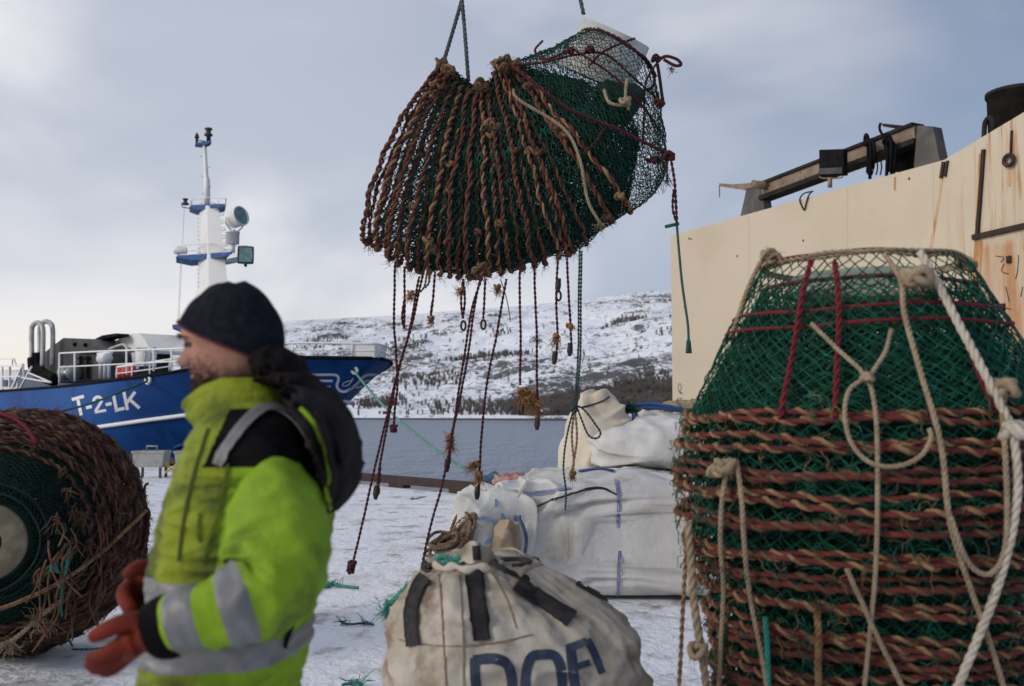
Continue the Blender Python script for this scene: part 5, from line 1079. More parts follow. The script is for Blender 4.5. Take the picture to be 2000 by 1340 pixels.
def drib(name, pts, w, mt, off=.008, n=36, sm=True, thick=.004, cross=5): m = MB(); ribbon(m, DB, pts, w, off, n, cross, sm, thick=thick); return obj(name, m, mt, DS) if m.n else None
drib('webbing_strap', [(832, 1130), (818, 1150), (806, 1190), (806, 1230), (810, 1264)], 26, M_web); drib('webbing_strap', [(925, 1108), (930, 1160), (936, 1210), (941, 1254)], 36, M_web); drib('webbing_strap', [(1008, 1143), (1050, 1170), (1090, 1195), (1117, 1212)], 30, M_web); drib('webbing_strap', [(1125, 1140), (1160, 1160), (1190, 1174)], 10, M_web)
M_stitch = mat('brown_stitching', (.20, .13, .085), (.30, .22, .16), 40)
for pts in ([(857, 1122), (864, 1190), (868, 1260), (872, 1340)], [(898, 1125), (903, 1200), (906, 1270), (906, 1345)], [(780, 1250), (820, 1258), (870, 1262), (960, 1258), (1040, 1240)], [(960, 1115), (990, 1170), (1010, 1230)]): drib('seam_stitching', pts, 2.2, M_stitch, .003, 50, True, .002, 3)
m = MB()
for pts in ([(928, 1285), (928, 1316), (930, 1346), (932, 1392)], [(924, 1290), (950, 1287), (972, 1288), (990, 1297), (998, 1318), (1000, 1346), (996, 1392)],):
    ribbon(m, DB, pts, 20, .003, 40, 4)
ribbon(m, DB, [(1058, 1279), (1082, 1281), (1094, 1302), (1098, 1340), (1090, 1384), (1062, 1398), (1034, 1386), (1026, 1342), (1030, 1302), (1040, 1283)], 20, .003, 80, 4, True, close=True)
ribbon(m, DB, [(1114, 1266), (1118, 1300), (1124, 1345), (1130, 1385)], 20, .003, 30, 4); ribbon(m, DB, [(1106, 1268), (1128, 1260), (1146, 1253)], 15, .0034, 16, 4); ribbon(m, DB, [(1120, 1304), (1136, 1300), (1152, 1294)], 13, .0034, 16, 4)
ribbon(m, DB, [(1146, 1250), (1160, 1276), (1176, 1316)], 15, .003, 30, 4)
obj('lettering', m, M_ink, DS, label='dark blue letters DOFI', smooth=False)
# gathered neck: folds of canvas, ties, strap ends
m = MB(); nn = 90; V = []
for j, (py, R) in enumerate(((1104, 104), (1096, 100), (1090, 92), (1084, 70), (1081, 30))):
    for i in range(nn):
        a = 2*math.pi*i/nn; k = 1+.10*math.sin(a*9)+.08*nz((math.cos(a)*3, math.sin(a)*3, j*.3), 1, 3); c = P(940, py, DY); r = R*DY/FPX*k; V.append((c[0]+r*math.cos(a), DY+r*.8*math.sin(a), c[2]+.014*math.sin(a*7+j)))
m.add(V, grid_faces(nn, 5)+[tuple(range(4*nn, 5*nn))]); obj('gathered_neck', m, M_canvas, DS)
m = MB(); 
for k in range(2):
    q = []
    for i in range(70):
        a = 2*math.pi*i/70; c = P(940, 1104-6*k, DY); r = (108-4*k)*DY/FPX; q.append((c[0]+r*math.cos(a), DY+r*.84*math.sin(a), c[2]+.012*math.sin(a*3+k*2)))
    tube(m, q, .010, 6, True, flat=1.9)
tube(m, spl(PS([(1000, 1104, 3.55), (1030, 1100, 3.56), (1018, 1092, 3.62), (980, 1092, 3.6)]), 24), .007, 5, flat=2.5); tube(m, spl(PS([(960, 1098, 3.5), (985, 1112, 3.47), (1010, 1124, 3.5), (1030, 1128, 3.55)]), 24), .008, 6, flat=2.2)
obj('neck_tie', m, M_web, DS)
m = MB(); V = []; nu_, nv_ = 24, 16
for j in range(nv_):
    for i in range(nu_):
        u, v = i/(nu_-1), j/(nv_-1); q = P(885+78*u+8*math.sin(v*3), 1100-38*v*math.sin(math.pi*(.12+.76*u))**.6, 3.78-.16*math.sin(math.pi*u)); V.append(q+np.array([0, .05*nz(q, 14, 2), .012*nz(q, 18, 5)]))
m.add(V, grid_faces(nu_, nv_, False)); V2 = [v+np.array([0, .014, 0]) for v in V]; m.add(V2, grid_faces(nu_, nv_, False)); obj('canvas_end', m, M_canvas, DS)
m = MB(); bar(m, P(930, 1066, 3.6), P(932, 1094, 3.585), .03, .008, up=(0, 1, 0)); obj('strap_end', m, M_web, DS)
m = MB(); V = []
tube(m, spl(PS([(1000, 1142, 3.50), (1016, 1120, 3.50), (1040, 1104, 3.56), (1056, 1100, 3.62)]), 20), .012, 6, flat=.35); tube(m, spl(PS([(846, 1102, 3.64), (866, 1111, 3.56), (886, 1106, 3.53), (910, 1113, 3.50), (936, 1106, 3.49), (960, 1112, 3.49), (984, 1102, 3.52)]), 40), .013+.004*np.sin(np.arange(40)*.7), 6, flat=.4); obj('canvas_band', m, M_canvas, DS)
def fluff(label, pts, Y, mt, n=200, ln=.05, R=.012):
    m = MB(); q = spl(PS(pts, Y), 30); rope(m, q, R, 3, 5)
    for _ in range(n): tuft(m, q[RNG.integers(len(q))], 1, ln, .0018, (0, 0, -.4), .9)
    return obj('green_rope_tuft', m, mt, None, label, 'rope')
M_gtuft = mat('sea_green_twine', (.07, .30, .23), (.05, .21, .17), 12)
fluff('frayed sea green rope tuft hanging off the left shoulder of the lettered sack', [(802, 1140), (786, 1156), (770, 1172), (756, 1182), (752, 1200), (764, 1208), (772, 1190)], 3.95, M_gtuft, 120)
fluff('coil of sea green rope lying on the neck of the lettered sack', [(850, 1092), (866, 1086), (884, 1094), (900, 1088), (908, 1094), (890, 1098), (862, 1097)], 3.72, M_gtuft, 60, .02, .011)
def scrap(label, pts, mt, R=.012, tf=2):
    m = MB(); q = []
    for px, py in pts: d_ = ray(px, py); q.append(CAM+d_*(-1.485/d_[2]))
    q = spl(q, 40); rope(m, q, R, 3, 5)
    for _ in range(tf): tuft(m, q[RNG.integers(40)], 10, .08, .003, (0, 0, .3), .9)
    return obj('rope_scrap', m, mt, None, label, 'rope')
scrap('green rope scrap on the snow just right of the man', [(612, 1143), (628, 1138), (636, 1146), (650, 1138), (660, 1143), (680, 1146), (700, 1148)], M_gtuft, .014, 4)
scrap('dark green rope scrap on the grey snow left of the lettered sack', [(668, 1217), (690, 1219), (708, 1217), (730, 1220)], mat('dark_green_scrap', (.03, .10, .075)), .008, 2)
scrap('short twig of dark rope on the snow behind the green scrap', [(806, 975), (820, 972), (832, 970)], M_crdark, .008, 1)
scrap('tiny pale green rope end lying by the foot of the lettered sack', [(668, 1338), (690, 1334), (704, 1338)], M_gtuft, .01, 2)
# fish tubs far left
M_tub = mat('grey_fish_tub', (.36, .355, .34), (.28, .275, .265), 3, rough=.6); M_tubleg = mat('dark_steel_leg', (.06, .06, .062), rough=.6); M_yel = mat('yellow_rope', (.55, .42, .16))
def tub(px0, px1, Y, label):
    c = P((px0+px1)/2, 905, Y); c[2] = 0; W = (px1-px0)*Y/FPX; t = thing('fish_tub', label, 'fish tub', tuple(c), 'fish tubs on the quay edge'); zt, zb_ = P(0, 880, Y)[2], P(0, 912, Y)[2]; D = W*.7
    m = MB(); V = []
    for (z, s) in ((zb_, .9), (zt-.06, 1.0), (zt-.05, 1.06), (zt, 1.06), (zt, .97), (zb_+.05, .86)): V += [c+np.array([sx*W/2*s, sy*D/2*s, z]) for sx, sy in ((-1, -1), (1, -1), (1, 1), (-1, 1))]
    m.add(V, grid_faces(4, 6)+[(3, 2, 1, 0), (20, 21, 22, 23)]); obj('tub', m, M_tub, t, smooth=False)
    for sx in (-1, 1):
        for sy in (-1, 1): m = MB(); q = c+np.array([sx*W*.38, sy*D*.38, 0]); bar(m, q, q+np.array([0, 0, zb_-.002]), .05, .05, up=(0, 1, 0)); obj('leg', m, M_tubleg, t, smooth=False)
    m = MB(); zz = zt+.1; tube(m, [c+np.array([-.12, 0, zt-.03]), c+np.array([-.12, 0, zz]), c+np.array([.12, 0, zz]), c+np.array([.12, 0, zt-.03])], .022, 6); obj('handle', m, M_tub, t)
tub(266, 326, 23.0, 'grey fish tub on legs standing on the snow beside the lying pot stack'); tub(348, 412, 22.6, 'grey fish tub on legs half hidden behind the man')
m = MB(); q = spl(PS([(318, 900, 22.9), (330, 912, 22.9), (345, 922, 22.7), (355, 905, 22.6)])[:4], 30); rope(m, q, .03, 3, 5); q = spl(PS([(322, 924, 22.8), (338, 912, 22.8), (352, 902, 22.7)]), 20); rope(m, q, .025, 3, 5); obj('yellow_rope', m, M_yel, None, 'yellowish rope slung between the two fish tubs', 'rope')
# ================================================================== the man in the hi-vis jacket
PY = 2.42
M_skin = mat('weathered_skin', (.38, .19, .130), (.30, .125, .092), 11, lo=.4, hi=.7, rough=.55, spec=.35, sss=.12, bump=.15, bscale=90, bdist=.004)
# stubble: darker skin low on the face and along the jaw
nts = M_skin.node_tree; N = nts.nodes; L = nts.links; bs = N['Principled BSDF']; bl = bs.inputs['Base Color'].links[0].from_socket
M_hat = mat('navy_knit_beanie', (.010, .011, .017), (.016, .017, .025), 60, rough=.95, bump=.8, bscale=240, bdist=.004, spec=.1)
M_hatred = mat('dark_red_hem', (.09, .02, .03)); M_blackcl = mat('black_jacket_cloth', (.0055, .005, .006), (.010, .009, .010), 14, rough=.95, bump=.5, bscale=16, bdist=.015, spec=.06)
M_lime = mat('hi_vis_lime_cloth', (.235, .385, .018), (.17, .275, .02), 5, lo=.4, hi=.75, rough=.7, spec=.2, bump=.6, bscale=13, bdist=.02, ridge=(9, 1.0, .03), c3=(.075, .11, .022), s3=4.5, lo3=.48, hi3=.74)
M_yellow = mat('hi_vis_front_cloth', (.24, .29, .018), (.155, .195, .02), 6, lo=.4, hi=.75, rough=.7, spec=.2, bump=.6, bscale=15, bdist=.02, ridge=(9, .9, .03), c3=(.042, .056, .02), s3=4.2, lo3=.44, hi3=.66)
M_refl = mat('grey_reflective_tape', (.20, .20, .205), (.15, .15, .155), 8, rough=.45, spec=.5, bump=.3, bscale=18, bdist=.01, c3=(.22, .21, .2), s3=7)
M_glove = mat('orange_rubber_glove', (.165, .023, .013), (.115, .018, .012), 10, rough=.6, spec=.12, bump=.3, bscale=40, bdist=.006, c3=(.10, .018, .014), s3=8, lo3=.54, hi3=.72, ridge=(26, .5, .006))
M_trous = mat('dark_work_trousers', (.02, .021, .024), (.03, .03, .033), 12, rough=.85, bump=.4, bscale=14); M_boot = mat('black_rubber_boot', (.015, .015, .016), rough=.5)
M_brow = mat('brown_hair', (.055, .028, .016)); M_lip = mat('lip_skin', (.42, .15, .12), rough=.5); M_eye = mat('dark_eye', (.02, .014, .012), rough=.2)
root = thing('person', 'smiling man in a dark beanie, lime yellow work jacket and orange gloves, facing left', 'person', (P(440, 900, PY)[0], PY, 0))
S = PY/FPX
def lp3(px, py, dy): return P(px, py, PY+dy)
# head and neck, body inside the clothes: one continuous skin
FRONT = [(566, 440), (576, 402), (590, 382), (610, 368), (630, 362), (646, 359), (660, 359), (668, 363), (676, 368), (690, 371), (704, 373), (718, 377), (724, 378), (729, 377), (734, 380), (740, 378), (746, 381), (752, 380), (762, 383), (770, 391), (778, 408), (790, 424), (820, 430), (860, 425), (960, 395), (1100, 372), (1300, 345), (1380, 350)]
BACK = [(566, 460), (576, 498), (590, 520), (620, 538), (650, 542), (680, 540), (710, 532), (740, 520), (770, 514), (800, 520), (830, 540), (860, 570), (960, 590), (1100, 580), (1300, 560), (1380, 556)]
HALF = [(566, 12), (576, 38), (590, 52), (620, 64), (650, 68), (680, 68), (705, 66), (725, 62), (740, 58), (755, 53), (765, 50), (780, 50), (800, 54), (830, 80), (860, 120), (900, 165), (1000, 170), (1150, 160), (1300, 165), (1380, 160)]
YAW = math.radians(10)
def head_pt(py, phi):                     # phi = 0 faces front (left in the photo), pi the nape, + towards the camera
    f_, b_, h_ = sinterp(py, FRONT), sinterp(py, BACK), sinterp(py, HALF); cx = f_+(b_-f_)*.56; c, s = math.cos(phi), math.sin(phi)
    fl = min(1, max(0, (790-py)/40)) if py < 790 else 0
    pw = .86 if c > 0 else 1.0
    dx = -(cx-f_)*math.copysign(abs(c)**(pw if fl else 1), c) if c > 0 else (b_-cx)*(-c)
    yy = h_*s
    g = lambda a, b: math.exp(-(a/b)**2)
    if c > 0 and py < 790:
        na = 0
        if 664 < py < 722: na = interp(py, [(664, 0), (672, 2), (684, 8), (696, 16), (706, 24), (711, 25), (715, 20), (719, 8), (722, 0)])
        nw = interp(py, [(664, 8), (700, 11), (712, 15), (722, 15)])
        dx -= na*g(yy, nw)
        dx += 7*g(abs(yy)-27, 13)*g(py-675, 9)              # eye sockets
        dx -= 5*g(abs(yy)-26, 15)*g(py-658, 6)              # brow ridge
        dx -= 7*g(abs(yy)-36, 17)*g(py-704, 17)             # smiling cheeks
        dx -= 3.5*g(yy, 22)*g(py-727, 4)-2.5*g(yy, 28)*g(py-732.5, 2.4); dx -= 3*g(yy, 20)*g(py-739, 4)   # lips
        dx += 3*g(yy, 26)*g(py-748, 4); dx -= 5*g(yy, 17)*g(py-760, 8)      # chin
    if py < 800:
        k = min(1, max(0, (810-py)/40)); rx, ry = dx*math.cos(YAW*k)+yy*math.sin(YAW*k)*1, yy*math.cos(YAW*k)-dx*math.sin(YAW*k)
        dx, yy = rx, ry
    return P(cx+dx, py, PY)+np.array([0, -yy*S, 0])
rows = list(np.arange(566, 800, 1.9))+list(np.arange(800, 1390, 14)); nphi = 150
V = [head_pt(py, 2*math.pi*i/nphi-math.pi) for py in rows for i in range(nphi)]
mb = MB(); mb.add(V, [f[::-1] for f in grid_faces(nphi, len(rows))]+[tuple(range(nphi))])
# legs continue the same mesh
bod = mb
for s_ in (-1, 1):
    top_c = P(452, 1370, PY)+np.array([0, s_*.10, 0]); fx = -.14 if s_ < 0 else .16
    tube(bod, spl([top_c, top_c+np.array([fx*.5, 0, -.38]), np.array([top_c[0]+fx, top_c[1], .08])], 16), np.linspace(.085, .05, 16), 14)
mb.m = [0]*len(mb.f)
body = obj('body', bod, M_skin, root)
so = N.new('ShaderNodeTexCoord'); sx_ = N.new('ShaderNodeSeparateXYZ'); L.new(so.outputs['Object'], sx_.inputs[0]); sn = N.new('ShaderNodeTexNoise'); sn.inputs['Scale'].default_value = 60; L.new(so.outputs['Object'], sn.inputs[0])
zc = P(400, 716, PY)[2]
stz = N.new('ShaderNodeMapRange'); stz.interpolation_type = 'SMOOTHSTEP'; stz.inputs['From Min'].default_value = zc+.008; stz.inputs['From Max'].default_value = zc-.022; L.new(sx_.outputs['Z'], stz.inputs['Value'])
smu = N.new('ShaderNodeMath'); smu.operation = 'MULTIPLY_ADD'; smu.use_clamp = True; smu.inputs[2].default_value = 0; L.new(stz.outputs[0], smu.inputs[0]); L.new(sn.outputs['Fac'], smu.inputs[1])
smx = N.new('ShaderNodeMix'); smx.data_type = 'RGBA'; L.new(smu.outputs[0], smx.inputs['Factor']); L.new(bl, smx.inputs['A']); smx.inputs['B'].default_value = (.075, .042, .032, 1); L.new(smx.outputs['Result'], bs.inputs['Base Color'])
HBV = bvh_of(bod)
def face_at(py, yoff, out=.002):
    best = None
    for i in range(0, 240):
        phi = math.pi/2*(i/240*2-1); q = head_pt(py, phi); yy = -(q[1]-PY)/S
        if best is None or abs(yy-yoff) < best[0]: best = (abs(yy-yoff), q)
    return best[1]+np.array([-out, -out*.4*np.sign(yoff), 0])
for sgn in (-1, 1):
    m = MB(); q = spl([face_at(663, sgn*14+4, .002), face_at(658, sgn*27+4, .003), face_at(659, sgn*40+4, .003), face_at(664, sgn*49+4, .002)], 20); tube(m, q, [.0025]*4+[.005]*10+[.0022]*6, 6); obj('eyebrow', m, M_brow, body)
    m = MB(); q = spl([face_at(677, sgn*17+4, 0), face_at(674.5, sgn*26+4, .001), face_at(677, sgn*37+4, 0), face_at(679, sgn*42+4, 0)], 16); tube(m, q, [.003]*3+[.006]*10+[.003]*3, 6); obj('eyelash', m, M_eye, body)
m = MB(); q = spl([face_at(728.5, -24, .0), face_at(732, -13, .0005), face_at(733, 2, .0005), face_at(732, 17, .0005), face_at(728, 30, .0)], 24); tube(m, q, [.0015]*4+[.0032]*16+[.0015]*4, 6); obj('mouth', m, mat('mouth_line', (.16, .05, .04)), body)
m = MB(); q = spl([face_at(731.5, -18, .0), face_at(737, -4, .0006), face_at(738, 4, .0006), face_at(732, 25, .0)], 20); tube(m, q, [.001]*3+[.003]*14+[.001]*3, 6); obj('lower_lip', m, M_lip, body)
m = MB()
for _ in range(9000):
    py = RNG.uniform(690, 775); lim = float(np.interp(py, [690, 722, 730, 748, 775], [.0, .35, .62, 1.0, 1.0])); phi = RNG.uniform(-1.95, 1.95)
    if abs(phi) > 1.3 and RNG.random() > .35*lim+.1: continue
    if RNG.random() > lim*(1-.5*max(0, abs(phi)-.9)): continue
    if 728 < py < 739 and abs(phi) < .45: continue
    q = head_pt(py, phi); d = q-np.array([P(440, py, PY)[0], PY, q[2]]); d /= np.linalg.norm(d)+1e-9; d = d+np.array([-.1, 0, -1.1])+RNG.normal(0, .35, 3); d /= np.linalg.norm(d); tube(m, [q, q+d*RNG.uniform(.003, .0065)], [.00055, .0003], 3, cap=False)
obj('beard', m, M_brow, body)
# beanie
HF = [(552, 446), (556, 426), (562, 412), (570, 401), (580, 390), (595, 376), (610, 364), (628, 353), (640, 353), (730, 355)]
HBk = [(552, 480), (556, 492), (563, 504), (575, 517), (592, 531), (612, 544), (640, 553), (668, 554), (700, 548), (730, 538)]
HH = [(552, 20), (556, 38), (563, 48), (575, 60), (592, 69), (612, 74), (640, 78), (668, 79), (730, 75)]
def hat_edge(phi): return 629+93*(.5-.5*math.cos(phi))**.65
nv_ = 46; V = []
def hat_pt(v, phi, inset=0):
    e = hat_edge(phi); py = 552+(e-552)*v; f_, b_, h_ = sinterp(py, HF)+inset, sinterp(py, HBk)-inset, sinterp(py, HH)-inset; cx = f_+(b_-f_)*.56; c, s = math.cos(phi), math.sin(phi)
    dx = -(cx-f_)*c if c > 0 else (b_-cx)*(-c); yy = h_*s; r = 1.2*nz((c*2.2, s*2.2, v*3.2), 1.5, 4)*3+.0
    rx, ry = dx*math.cos(YAW)+yy*math.sin(YAW), yy*math.cos(YAW)-dx*math.sin(YAW); n_ = math.hypot(rx, ry)+1e-6
    q = P(cx+rx*(1+r/n_), py-(3.0*math.cos(phi*2+.6) if v < .02 else 0), PY); return q+np.array([0, -ry*(1+r/n_)*S, 0])
for j in range(nv_):
    for i in range(nphi): V.append(hat_pt((j/(nv_-1))**.8, 2*math.pi*i/nphi-math.pi))
for v, ins in ((1.0, 4), (.9, 5)):
    for i in range(nphi): V.append(hat_pt(v, 2*math.pi*i/nphi-math.pi, ins))
m = MB(); m.add(V, grid_faces(nphi, nv_+2)+[tuple(range(nphi-1, -1, -1))]); hat = obj('beanie', m, M_hat, root)
m = MB(); tube(m, [hat_pt(.995, 2*math.pi*i/90-math.pi, -1) for i in range(90)], .0032, 6, True); obj('hem', m, M_hatred, hat)
# jacket torso
TF = [(815, 412), (835, 398), (860, 385), (900, 369), (950, 353), (1000, 340), (1050, 328), (1100, 319), (1150, 314), (1200, 310), (1260, 302), (1300, 295), (1345, 290), (1400, 288)]
TB = [(795, 560), (815, 590), (835, 612), (860, 632), (900, 642), (950, 644), (1000, 642), (1050, 638), (1100, 629), (1150, 617), (1200, 605), (1260, 592), (1300, 583), (1345, 576), (1400, 574)]
TH = [(790, 62), (800, 100), (815, 140), (835, 170), (860, 190), (900, 205), (950, 212), (1050, 214), (1200, 210), (1400, 216)]
def tor_pt(py, phi, out=0.0):
    f_, b_, h_ = sinterp(py, TF), sinterp(py, TB), sinterp(py, TH); cx = f_+(b_-f_)*.5; c, s = math.cos(phi), math.sin(phi)
    e = .8; dx = -(b_-f_)/2*math.copysign(abs(c)**e, c); yy = h_*math.copysign(abs(s)**e, s); n_ = math.hypot(dx, yy)
    p0 = np.array([dx*S*2, yy*S, py*S]); w_ = 8.5*nz((c*2.0, s*2.0, py*.011), 1.2, 3)+7.5*(.5-abs(nz((c*1.6, s*1.6, py*.030), 1.2, 9))*2)+2.2*nz((c*6, s*6, py*.03), 1, 2)
    k = min(1, max(.0, (py-830)/50)); r = 1+(w_*k+out)/n_
    return P(cx+dx*r, py, PY)+np.array([0, -yy*r*S, 0])
rows = list(np.arange(790, 1401, 2.6)); npt = 280; V = [tor_pt(py, 2*math.pi*i/npt-math.pi) for py in rows for i in range(npt)]
m = MB(); F = [f[::-1] for f in grid_faces(npt, len(rows))]; m.add(V, F)
def cls(c):
    px, py = pix(c); 
    fx = (px-sinterp(py, TF))/(sinterp(py, TB)-sinterp(py, TF)) if py > 815 else .5
    yk = 912+(60 if fx > .72 else 0)
    if py < yk and px > 434-(py-830)*.47: return 1
    return 2 if fx < .33 or py < 862 else 0
VV = m.verts(); m.m = [cls(VV[list(f)].mean(0)) for f in m.f]
jk = obj('jacket', m, [M_lime, M_blackcl, M_yellow], root)
# inner face so that the hem has thickness
m2 = MB(); ins = [tor_pt(py, 2*math.pi*i/npt-math.pi, o) for py, o in ((1400, 0), (1401, -6), (1340, -8)) for i in range(npt)]; m2.add(ins, grid_faces(npt, 3)); obj('hem_lining', m2, M_blackcl, jk)
def tband(py0, py1, name='reflective_band', mt=None, out=2.6, p0=-math.pi, p1=math.pi):
    m = MB(); n = 160; rws = list(np.linspace(py0, py1, max(4, int((py1-py0)/4)))); V = []
    for j, py in enumerate(rws):
        for i in range(n+1): V.append(tor_pt(py, p0+(p1-p0)*i/n, out if 0 < j < len(rws)-1 else out-1.6))
    m.add(V, [f[::-1] for f in grid_faces(n+1, len(rws), False)]); return obj(name, m, mt or M_refl, jk)
tband(1104, 1152); tband(1214, 1262)
Vt = [tor_pt(py, 2*math.pi*i/npt-math.pi) for py in rows for i in range(npt)]; mt_ = MB(); mt_.add(Vt, F); JB = bvh_of(mt_)
# the near sleeve, the far sleeve
def sleeve(name, path, rad, seed, n=90, sides=72, par=None):
    q = spl([P(a, b, c) for a, b, c in path], n); r = np.array([np.interp(i/(n-1), np.linspace(0, 1, len(rad)), rad) for i in range(n)])
    T, Nn, B = frames(q); V = []
    for i in range(n):
        sc = q[i][1]/FPX
        for k in range(sides):
            a = 2*math.pi*k/sides; d = math.cos(a)*Nn[i]+math.sin(a)*B[i]; t = i/n
            w_ = 7*nz((math.cos(a)*1.4, math.sin(a)*1.4, t*5+seed), 1.0, 1)+15*(.5-abs(nz((math.cos(a)*.9, math.sin(a)*.9, t*13+seed), 1.0, 6))*2)*(.4+.6*math.exp(-((t-.52)/.22)**2))
            ends = min(1, (n-1-i)/4); V.append(q[i]+d*(r[i]+w_*ends)*sc)
    return np.array(V).reshape(n, sides, 3), q, r
near = [(545, 928, 2.27), (540, 975, 2.20), (541, 1030, 2.15), (541, 1095, 2.11), (518, 1152, 2.08), (455, 1184, 2.05), (390, 1205, 2.04), (332, 1222, 2.04)]
G, q_, r_ = sleeve('s', near, [44, 78, 92, 98, 100, 90, 80, 70, 64, 60], 2.0)
m = MB(); m.add(G.reshape(-1, 3), grid_faces(72, 90)); Vc = m.verts(); c0 = q_[0]
capi = [Vc[k] for k in range(72)]; m.add([c0+(p-c0)*.6+np.array([-.01, .0, .038]) for p in capi]+[c0+np.array([-.01, .0, .047])], []); b = 72*90; m.f += [(k, b+k, b+(k+1) % 72, (k+1) % 72) for k in range(72)]+[(b+k, b+72, b+(k+1) % 72) for k in range(72)]; m.m += [0]*144
slv = obj('sleeve', m, M_lime, root)
def sband(i0, i1):
    m = MB(); n = i1-i0+1; V = []
    for j in range(n):
        for k in range(72): c = q_[i0+j]; d = G[i0+j, k]-c; V.append(c+d*(1+(.035 if 0 < j < n-1 else .005)))
    m.add(V, grid_faces(72, n)); obj('reflective_band', m, M_refl, slv)
sband(59, 67); sband(75, 85)
m = MB(); tube(m, spl([P(352, 1217, 2.04), P(325, 1224, 2.04), P(300, 1230, 2.04), P(290, 1233, 2.04)], 14), np.array([57, 60, 62, 62, 62, 61, 60, 58, 56, 54, 52, 50, 46, 38])*2.04/FPX, 40); obj('cuff', m, M_blackcl, slv)
far = [(500, 905, 2.66), (492, 985, 2.72), (470, 1060, 2.73), (420, 1100, 2.68), (365, 1122, 2.60), (318, 1125, 2.52)]
G2, q2, r2 = sleeve('f', far, [60, 80, 84, 80, 66, 54], 7.0, 60, 48); m = MB(); m.add(G2.reshape(-1, 3), grid_faces(48, 60)); sf = obj('sleeve', m, M_lime, root)
m = MB(); tube(m, spl([P(335, 1124, 2.54), P(306, 1120, 2.5), P(296, 1120, 2.48)], 10), np.array([44, 46, 46, 46, 45, 44, 42, 40, 36, 30])*2.5/FPX, 30); obj('cuff', m, M_blackcl, sf)
# shoulder reflective arc, back piping, front zip placket and pocket edges
def jrib(name, pts, w, mt, off=.004, n=50, B=None, thick=.003): m = MB(); ribbon(m, B or JB, pts, w, off, n, 5, True, thick=thick); return obj(name, m, mt, jk) if m.n else None
SVb = MB(); SVb.add(Vt, F); SVb.add(G.reshape(-1, 3), grid_faces(72, 90)); JSB = bvh_of(SVb)
jrib('shoulder_tape', [(424, 908), (446, 872), (476, 833), (505, 806), (528, 796), (556, 804), (586, 832), (610, 876), (622, 910)], 19, M_refl, .006, 60, JSB)
m = MB()
yk = None; 0 and ribbon(yk, JSB, [(430, 884), (470, 868), (505, 852), (535, 846), (566, 854), (596, 880), (614, 920), (622, 950)], 62, .004, 60, 9, True, thick=.004)
jrib('back_piping', [(572, 806), (596, 840), (614, 880), (626, 930), (632, 985)], 9, M_lime, .012, 40, JSB)
jrib('zip_placket', [(408, 838), (388, 900), (372, 960), (360, 1020), (350, 1096)], 4, mat('dark_olive_zip', (.06, .08, .02)), .003)
for pts in ([(446, 905), (436, 960), (424, 1010), (408, 1060), (398, 1102)], [(398, 950), (430, 946), (462, 948)], [(392, 1000), (388, 1030), (392, 1060)]): jrib('pocket_seam', pts, 4, mat('olive_seam', (.10, .15, .02)), .003, 24)
jrib('side_seam', [(596, 1150), (580, 1190), (562, 1230), (552, 1262)], 6, M_blackcl, .006, 24)
# standing collar
m = MB(); V = []; nc, nr_ = 110, 26
CF = [(728, 374), (742, 366), (756, 364), (775, 372), (800, 384), (835, 398)]; 
for lay, ins in ((0, 0), (1, 7)):
    for j in range(nr_):
        v = (j if lay == 0 else nr_-1-j)/(nr_-1)
        for i in range(nc):
            phi = -math.pi*.985+2*math.pi*.985*i/(nc-1); c, s = math.cos(phi), math.sin(phi); k = .5+.5*c
            top_y = float(np.interp(k, [0, .25, .5, .68, .85, 1], [748, 741, 738, 754, 775, 794]))+2*math.sin(phi*5); bot_y = 852-32*(1-k); py = top_y+(bot_y-top_y)*v
            fx = 357+40*v**1.3; bx = 552+28*v; cx = (fx+bx)/2; h = 74+34*v; rip = 3.4*nz((c*2, s*2, v*5), 1.6, 3)+2.5*math.sin(v*13+c*3)
            dx, yy = -(cx-fx-ins+rip)*c, (h-ins+rip)*s; V.append(P(cx+dx, py, PY)+np.array([0, -yy*S, 0]))
m.add(V, [f[::-1] for f in grid_faces(nc, nr_*2, False)]); m.m = [0]*len(m.f); obj('collar', m, M_yellow, jk)
# neck warmer roll and hood hanging behind
def blob(path, hx, hy, n=60, sides=60, seed=0, amp=5):
    q = spl([(a, b, 0) for a, b in path], n); V = []; T = np.gradient(q, axis=0); T /= np.linalg.norm(T, axis=1)[:, None]+1e-9
    for i in range(n):
        t = i/(n-1); w1, w2 = np.interp(t, np.linspace(0, 1, len(hx)), hx), np.interp(t, np.linspace(0, 1, len(hy)), hy); nx, ny = -T[i, 1], T[i, 0]
        for k in range(sides):
            a = 2*math.pi*k/sides; c, s = math.cos(a), math.sin(a); rp = 1+amp*.012*(.5-abs(nz((c*1.5+seed, s*1.5, t*5), 1.2, 2))*2)*2+amp*.006*nz((c*2.5, s*2.5, t*9+seed), 1.5, 6)
            V.append(P(q[i, 0]+nx*w1*c*rp, q[i, 1]+ny*w1*c*rp, PY)+np.array([0, -w2*s*rp*S, 0]))
    m = MB(); m.add(V, grid_faces(sides, n)+[tuple(range(sides)), tuple(range((n-1)*sides, n*sides))]); return m
M_hood = mat('dark_hood_cloth', (.014, .0125, .014), (.022, .019, .020), 10, rough=.9, bump=.8, bscale=11, bdist=.03, spec=.12); M_roll = mat('brown_black_lining', (.011, .009, .0095), (.017, .013, .013), 12, rough=.95, bump=.6, bscale=18, bdist=.02, spec=.05)
hd_b = MB(); hood_m = blob([(582, 762), (618, 788), (646, 838), (662, 890), (666, 930), (660, 966), (648, 998)], [26, 36, 36, 34, 29, 20, 6], [128, 158, 178, 180, 160, 120, 40], seed=3, amp=14); obj('hood', hood_m, M_hood, jk)
